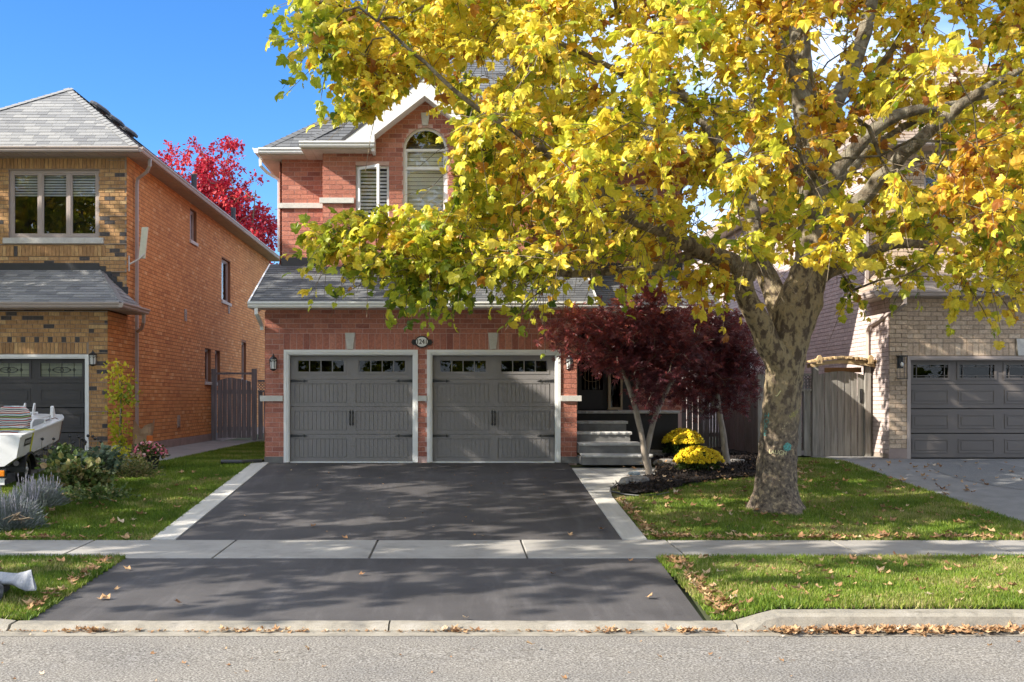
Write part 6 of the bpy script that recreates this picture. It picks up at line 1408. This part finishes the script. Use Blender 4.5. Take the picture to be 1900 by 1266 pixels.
# slender sapling on a stake
sp_ = empty('sapling', PT(222, 860, 21.2), 'slender staked sapling with yellow and green leaves before the brick column', 'tree'); Ys = 21.2
pth = [PT(222, 862, Ys), PT(222, 800, Ys), PT(224, 750, Ys), PT(222, 705, Ys), PT(218, 672, Ys)]
MB().tube(pth, [.016, .014, .012, .009, .005], 7).build('trunk', M_japb, sp_); MB().tube([PT(224, 862, Ys + .03), PT(226, 690, Ys + .03)], .009, 6).build('stake', M_iron, sp_)
ww = np.array(worldloc(sp_)); n = 620; tt = rs.random(n); PP = []; VV = []
for t in tt:
    py = 668 + t * 185; wv = 22 if py < 690 else 26 if py < 770 else 17; cxp = 218 if py < 700 else 226 if py < 760 else 222
    if 770 < py < 785 and rs.random() < .6: py -= 40
    PP.append(PT(cxp + rs.normal() * wv * .55, py, Ys + rs.normal() * .12)); VV.append(np.clip((.85 if py < 705 else .25 if py < 745 and PP[-1].x > XX(228, Ys) else .62) + rs.normal() * .15, 0, 1))
PP = np.array(PP); D = norm(rs.normal(size=(n, 3)) * .7 + [0, 0, -.6]); link('leaves', instance_mesh('leaves', OVAL[0], OVAL[1], frames_from(D, norm(rs.normal(size=(n, 3)) * .6 + [-.3, -.6, .4])) * rs.uniform(.06, .115, n)[:, None, None], PP - ww, np.array(VV)), M_yel, sp_, kind='stuff')
# paper yard-waste bag
M_bag = mat('brown_kraft_paper', (.44, .32, .20), .85, (.36, .25, .15), 8, .4, 30); pb = Vector((-7.0, 23.95, -.02)); bgm = MB(); n = 20; hs_ = [0, .12, .3, .45, .55, .62, .70]
for j, h in enumerate(hs_):
    for k in range(n):
        t = 2 * math.pi * k / n; e = 1 / max(abs(math.cos(t)), abs(math.sin(t))) ** .6; r = .2 * (1 + .08 * math.sin(3 * t + h * 9)) * (1 + .10 * (h > .5)); z = h + (.10 * math.sin(2 * t + .6) + .04 * math.sin(5 * t) if h > .5 else 0) * (h - .4) / .3
        bgm.v.append((pb.x + r * e * math.cos(t), pb.y + r * .8 * e * math.sin(t), pb.z + z))
for j in range(len(hs_) - 1):
    for k in range(n): bgm.f.append((j*n + k, j*n + (k+1) % n, (j+1)*n + (k+1) % n, (j+1)*n + k))
bgm.f.append(tuple(range(n - 1, -1, -1))); bagE = empty('paper_bag', tuple(pb), 'open brown paper yard waste bag standing against the orange brick corner', 'bag')
bgm.build('bag', M_bag, bagE, smooth=False); MB().fbox(Frame(pb + Vector((.10, -.18, 0)), (.7, .35, 0), (0, 0, 1)), .03, .16, .28, .46, -.004, .004).build('printed_panel', mat('orange_print', (.62, .17, .04), .8), bagE)
# drain pipe end by the left border
MB().tube([(-4.6, 20.9, .02), (-4.2, 20.95, .015), (-3.85, 21.1, .02)], .05, 10).build('drain_pipe', M_iron, origin=(-4.2, 20.95, 0)); tag(col.objects['drain_pipe'], 'short black drain pipe lying by the left corner of the red house', 'pipe')
# ---------------------------------------------------------------- boat on its trailer
M_hull = mat('white_gelcoat', (.78, .78, .78), .25, (.72, .72, .72), 1.5, spec=.6); M_hull2 = mat('grey_gelcoat', (.42, .42, .42), .3)
bo = empty('motorboat', (-7.9, 19.6, .3), 'small white open boat with striped seats, strapped to a black trailer', 'boat')
s0 = Vector((-8.02, 17.9, 0)); ax = Vector((-.10, 1, 0)).normalized(); sd_ = Vector((1, .10, 0)).normalized(); BLn = 3.5
def sec(t):     # half-section from keel to gunwale: (side, z)
    k = 1 - max(0, t - .72) ** 1.6 * 2.6; zg = .60 + .30 * t ** 1.1; zb = .10 + .30 * t ** 1.3 + max(0, t - .85) * 1.0
    return [(0, zb), (.46 * k, zb + .02), (.66 * k, zb + .16), (.72 * k, zg), (.745 * k, zg + .012), (.745 * k, zg + .04)]
ts = list(np.linspace(0, 1, 22)); hull = MB(); chine = MB(); nS = 6
rows = [[s0 + ax * (t * BLn) + sd_ * (sg * x) + Vector((0, 0, z)) for sg, lst in ((-1, sec(t)[::-1]), (1, sec(t))) for x, z in lst] for t in ts]
def loft(mb, a, b):
    base = len(mb.v)
    for r in rows: mb.v += [tuple(p) for p in r[a:b + 1]]
    k = b - a + 1
    for j in range(len(rows) - 1):
        for i in range(k - 1): q = base + j * k + i; mb.f.append((q, q + 1, q + k + 1, q + k))
loft(hull, 0, 3); loft(hull, 8, 11); loft(chine, 3, 8)
for r in (rows[0], rows[-1]): hull.face(r if r is rows[-1] else r[::-1])
hull.build('hull', M_hull, bo); chine.build('hull_bottom', M_hull2, bo)
dk = MB()      # deck rim, bow deck and cockpit floor
for j in range(len(rows) - 1):
    for a, sg in ((0, -1), (11, 1)):
        o0, o1 = rows[j][a], rows[j + 1][a]; t = (ts[j] + ts[j + 1]) / 2; wd = .16 if .10 < t < .70 else .745
        def inn(tt, w_): x = max(0, sec(tt)[5][0] - w_); return s0 + ax * (tt * BLn) + sd_ * (sg * x) + Vector((0, 0, sec(tt)[5][1] + .015))
        q = [o0, o1, inn(ts[j + 1], wd), inn(ts[j], wd)]; dk.face(q if sg > 0 else q[::-1])
        if wd < .2:
            i0, i1 = inn(ts[j], wd), inn(ts[j + 1], wd); dk.face([i0, i1, i1 - Vector((0, 0, .38)), i0 - Vector((0, 0, .38))])
dk.build('deck', M_hull, bo); lf = lambda t, x, z: s0 + ax * (t * BLn) + sd_ * x + Vector((0, 0, z))
fl_ = MB(); fl_.face([lf(.08, -.6, .34), lf(.08, .6, .34), lf(.72, .6, .42), lf(.72, -.6, .42)]); fl_.face([lf(.70, -.6, .38), lf(.70, .6, .38), lf(.70, .6, .85), lf(.70, -.6, .85)]); fl_.build('cockpit_floor', M_hull2, bo)
def stripe_mat():
    m, t, b, o = _new('striped_canvas'); b.inputs['Roughness'].default_value = .8; g = t.nodes.new('ShaderNodeNewGeometry'); sx = t.nodes.new('ShaderNodeSeparateXYZ'); n = _noise(t, 2.2, 2)
    t.links.new(g.outputs['Position'], sx.inputs[0]); a = t.nodes.new('ShaderNodeMath'); a.operation = 'MULTIPLY_ADD'; a.inputs[1].default_value = .10; t.links.new(n.outputs['Fac'], a.inputs[0]); t.links.new(sx.outputs['Z'], a.inputs[2])
    m2 = t.nodes.new('ShaderNodeMath'); m2.operation = 'MULTIPLY'; m2.inputs[1].default_value = 4.6; fr_ = t.nodes.new('ShaderNodeMath'); fr_.operation = 'FRACT'; t.links.new(a.outputs[0], m2.inputs[0]); t.links.new(m2.outputs[0], fr_.inputs[0])
    c = [(.70,.68,.62),(.03,.05,.08),(.70,.68,.62),(.45,.04,.03),(.30,.42,.46),(.70,.68,.62),(.22,.03,.06),(.25,.40,.10),(.05,.05,.07),(.70,.68,.62),(.16,.32,.38),(.60,.12,.04),(.70,.68,.62),(.20,.02,.04)]
    r = _ramp(t, [(i / 14, x) for i, x in enumerate(c)]); r.color_ramp.interpolation = 'CONSTANT'; t.links.new(fr_.outputs[0], r.inputs[0]); t.links.new(r.outputs[0], b.inputs['Base Color']); return m
M_str = stripe_mat()
for t0, x in ((.36, .18), (.36, -.46), (.14, -.40)):
    c = lf(t0, x, .0); q = MB(); F_ = Frame(c, sd_, (0, 0, 1)); W = .27
    q.fbox(F_, -W, W, .50, .76, -.30, .26)
    P_ = [(-W, .74), (W, .74), (W + .02, .94), (W - .04, 1.07), (W * .5, 1.12), (-W * .5, 1.12), (-W + .04, 1.07), (-W - .02, .94)]; q.fprism(F_, P_, -.30, -.08)
    q.build('striped_seat', M_str, bo, bevel=.03)
rl_ = MB()
for sg in (1, -1): rl_.tube([lf(.24, sg * .66, sec(.24)[5][1]), lf(.245, sg * .66, sec(.24)[5][1] + .12), lf(.28, sg * .655, sec(.26)[5][1] + .17), lf(.62, sg * .62, sec(.6)[5][1] + .12), lf(.64, sg * .62, sec(.6)[5][1] + .0)], .019, 8)
rl_.tube([lf(.5, .64, sec(.5)[5][1]), lf(.5, .64, sec(.5)[5][1] + .13)], .014, 6); rl_.build('grab_rail', M_hull, bo, smooth=True)
for x in (-.16, .02):
    F_ = Frame(lf(.93, x, 0), ax, (0, 0, 1)); z = sec(.93)[5][1]; MB().fprism(F_, [(-.09, z), (.07, z), (.06, z + .08), (.10, z + .15), (.09, z + .25), (.03, z + .25), (-.05, z + .14)], -.012, .012).build('bow_bracket', M_hull, bo, bevel=.006)
MB().tube([lf(.93, -.26, sec(.93)[5][1] + .06), lf(.93, .1, sec(.93)[5][1] + .06)], .018, 8).build('bow_roller', M_hull, bo); F_ = Frame(lf(.80, .50, 0), ax, (0, 0, 1)); z = sec(.8)[5][1]
MB().fprism(F_, [(-.10, z), (.12, z), (.10, z + .06), (.02, z + .2), (-.02, z + .24), (-.06, z + .22), (-.07, z + .1)], -.03, .03).build('bow_cleat', M_hull, bo, bevel=.01)
def hull_pt(t, f, off=.004):   # f 0 gunwale .. 1 chine on the right side
    a, b = sec(t)[3], sec(t)[2]; x = a[0] + (b[0] - a[0]) * f; z = a[1] + (b[1] - a[1]) * f; return lf(t, x + off, z)
for name, t0, t1, f0, f1, off, m in (('badge', .085, .195, .16, .52, .005, M_iron), ('badge_plate', .10, .18, .27, .41, .0075, M_hull)): MB().face([hull_pt(t0, f1, off), hull_pt(t1, f1, off), hull_pt(t1, f0, off), hull_pt(t0, f0, off)]).build(name, m, bo)
bl = MB()
for k in range(7): t = .106 + k * .0105; bl.face([hull_pt(t, .385, .009), hull_pt(t + .006, .385, .009), hull_pt(t + .006, .295, .009), hull_pt(t, .295, .009)])
bl.build('badge_strokes', M_iron, bo)
MB().tube([lf(0, .66, .17), lf(-.004, .66, .17)], .045, 14).build('transom_plug', M_iron, bo)
M_strap = mat('yellow_strap', (.62, .58, .04), .7); stp = MB()
P_ = [lf(.20, .5, sec(.2)[5][1] + .02), lf(.205, .75, sec(.2)[5][1] + .022), hull_pt(.205, 0, .012), hull_pt(.205, 1, .012), lf(.20, .55, .12), lf(.19, .58, .0)]
stp.tube(P_, .014, 4); stp.tube([lf(.20, -.7, .70), lf(.20, .5, sec(.2)[5][1] + .03)], .012, 4); stp.build('tie_strap', M_strap, bo)
st2 = MB(); st2.tube([lf(.60, .55, sec(.6)[5][1] + .03), lf(.74, .60, sec(.74)[5][1] + .03), hull_pt(.75, 0, .02), hull_pt(.74, 1, .02), lf(.66, .5, .18)], .010, 5); st2.build('mooring_line', mat('brown_rope', (.12, .06, .05), .8), bo)
tr_ = empty('boat_trailer', (-7.6, 18.4, -.2), 'black boat trailer with right wheel and fender under the white boat', 'trailer'); wc = lf(.20, .56, 0); wc.z = gz(wc.y) + .24
def wheel(c):
    tm = MB(); pr = [(-.07, .15), (-.085, .19), (-.07, .235), (-.03, .243), (.03, .243), (.07, .235), (.085, .19), (.07, .15)]; n = 32
    for k in range(n):
        t = 2 * math.pi * k / n; rad_ = ax * math.cos(t) + Vector((0, 0, math.sin(t)))
        for x, r in pr: tm.v.append(tuple(c + sd_ * x + rad_ * r))
    for k in range(n):
        for i in range(len(pr) - 1): a = k * len(pr) + i; b = ((k + 1) % n) * len(pr) + i; tm.f.append((a, a + 1, b + 1, b))
    ty = tm.build('tyre', M_iron, tr_, smooth=True); rm = MB(); rm.tube([c - sd_ * .06, c + sd_ * .045], .155, 24); rm.tube([c + sd_ * .045, c + sd_ * .085], [.05, .035], 12)
    for k in range(5): t = 2 * math.pi * k / 5; rm.ball(c + sd_ * .05 + (ax * math.cos(t) + Vector((0, 0, math.sin(t)))) * .08, .013, 6, 4)
    rm.build('rim', mat('white_rim', (.5, .5, .5), .4) if 'white_rim' not in MAT else MAT['white_rim'], ty)
wheel(wc); wheel(wc - sd_ * 1.35)
for off in (0, -1.35):
    fm = MB(); c = wc + sd_ * off; prv = None; w0_, w1_ = -.13, .13; A_ang = list(np.linspace(R(-5), R(185), 13))
    for k, t in enumerate(A_ang): 
        for x, rr_ in ((w0_, .30), (w1_, .30), (w1_ + .005, .275), (w1_ + .005, .315)): fm.v.append(tuple(c + sd_ * x + ax * (math.cos(t) * rr_ * 1.12) + Vector((0, 0, math.sin(t) * rr_))))
    for k in range(len(A_ang) - 1): a = 4 * k; fm.f += [(a, a + 1, a + 5, a + 4), (a + 1, a + 2, a + 6, a + 5), (a + 1, a + 5, a + 7, a + 3)]
    fm.build('fender', M_iron, tr_)
fr = MB()
for x in (-.42, .42): fr.tube([lf(-.06, x, .0), lf(.6, x * .8, .02), lf(.95, x * .2, .05)], .035, 4)
for t in (-.05, .2, .5): fr.tube([lf(t, -.72, .0), lf(t, .56, .0)], .035, 4)
fr.tube([lf(.92, 0, .06), lf(1.12, 0, .1)], .035, 4)
for t, x in ((-.03, .42), (-.03, -.42), (.45, .4), (.45, -.4)): fr.tube([lf(t, x, -.02), lf(t, x, sec(max(0, t))[0][1])], .02, 4)
fr.build('frame', M_iron, tr_); tlx = lf(-.065, .40, .02); F_ = Frame(tlx, sd_, (0, 0, 1)); 
MB().fbox(F_, -.15, .17, -.06, .06, .0, .03).build('tail_light_base', M_iron, tr_)
MB().fbox(F_, -.14, .035, -.05, .05, .03, .055).build('tail_light', mat('red_lens', (.45, .01, .01), .25), tr_, bevel=.012); MB().fbox(F_, .04, .155, -.05, .05, .03, .055).build('indicator_light', mat('amber_lens', (.75, .22, .01), .25), tr_, bevel=.012)
lp = MB(); lp.fbox(F_, -.12, .14, -.19, -.08, .0, .006); lp.build('licence_plate', M_white, tr_)
jk = MB(); jc = lf(1.0, .28, 0); jc.z = 0; jk.tube([jc + Vector((0, 0, -.1)), jc + Vector((0, 0, .34))], .022, 8); jk.tube([jc + Vector((-.10, -.03, .3)), jc + Vector((.10, 0, .3))], .014, 6); jk.tube([jc + Vector((-.07, 0, .1)), jc + Vector((.07, 0, .12)), jc + Vector((.09, 0, .0))], .012, 6); jk.build('trailer_jack', M_stone, tr_)
# ---------------------------------------------------------------- sandbag and rock by the kerb
sb = MB(); c = Vector((-4.52, 10.75, -.5)); top_ = [(-60,1066),(-20,1062),(0,1061),(30,1064),(48,1060),(58,1057)]; bot_ = [(-60,1086),(-20,1084),(0,1082),(34,1083),(54,1094),(74,1093)]
nu, nv = 30, 12
def bagp(u, v, side):
    k = u * (len(top_) - 1); i_ = min(int(k), len(top_) - 2); f = k - i_; tp = [top_[i_][q] * (1 - f) + top_[i_ + 1][q] * f for q in (0, 1)]; bp = [bot_[i_][q] * (1 - f) + bot_[i_ + 1][q] * f for q in (0, 1)]
    px = tp[0] + (bp[0] - tp[0]) * v; py = tp[1] + (bp[1] - tp[1]) * v; b = (.075 * (math.sin(math.pi * v) ** .5) * (1 - .75 * max(0, u - .6) / .4) * min(1, u * 5 + .1)); fold = .006 * math.sin(v * 38 + u * 6) * u + .008 * math.sin(u * 22 + v * 5)
    q = PT(px, py, 10.62); return Vector((q.x, 10.62 - .10 * v + side * (b + fold * (b > .005)), q.z + (.02 * side * -0)))
for side in (-1, 1):
    b_ = len(sb.v)
    for j_ in range(nv + 1):
        for i_ in range(nu + 1): sb.v.append(tuple(bagp(i_ / nu, j_ / nv, side * (1 if side < 0 else 1.6))))
    for j_ in range(nv):
        for i_ in range(nu):
            a = b_ + j_ * (nu + 1) + i_; f = (a, a + 1, a + nu + 2, a + nu + 1); sb.f.append(f if side > 0 else f[::-1])
sbo = sb.build('sandbag', mat('white_woven_plastic', (.36, .37, .39), .6, (.26, .27, .30), 14, .6, 40, stretch=(6, 1, 1)), smooth=True, origin=(c.x, c.y, -.6)); tag(sbo, 'crumpled white woven sandbag draped over a grey rock near the kerb', 'bag')
rock((-4.62, 10.45, -.62), (.26, .2, .13), 'dark grey rock under the white bag near the kerb', mat('dark_rock', (.10, .10, .105), .9, (.06, .06, .065), 9, .7, 30, fine=.25), seed=15)
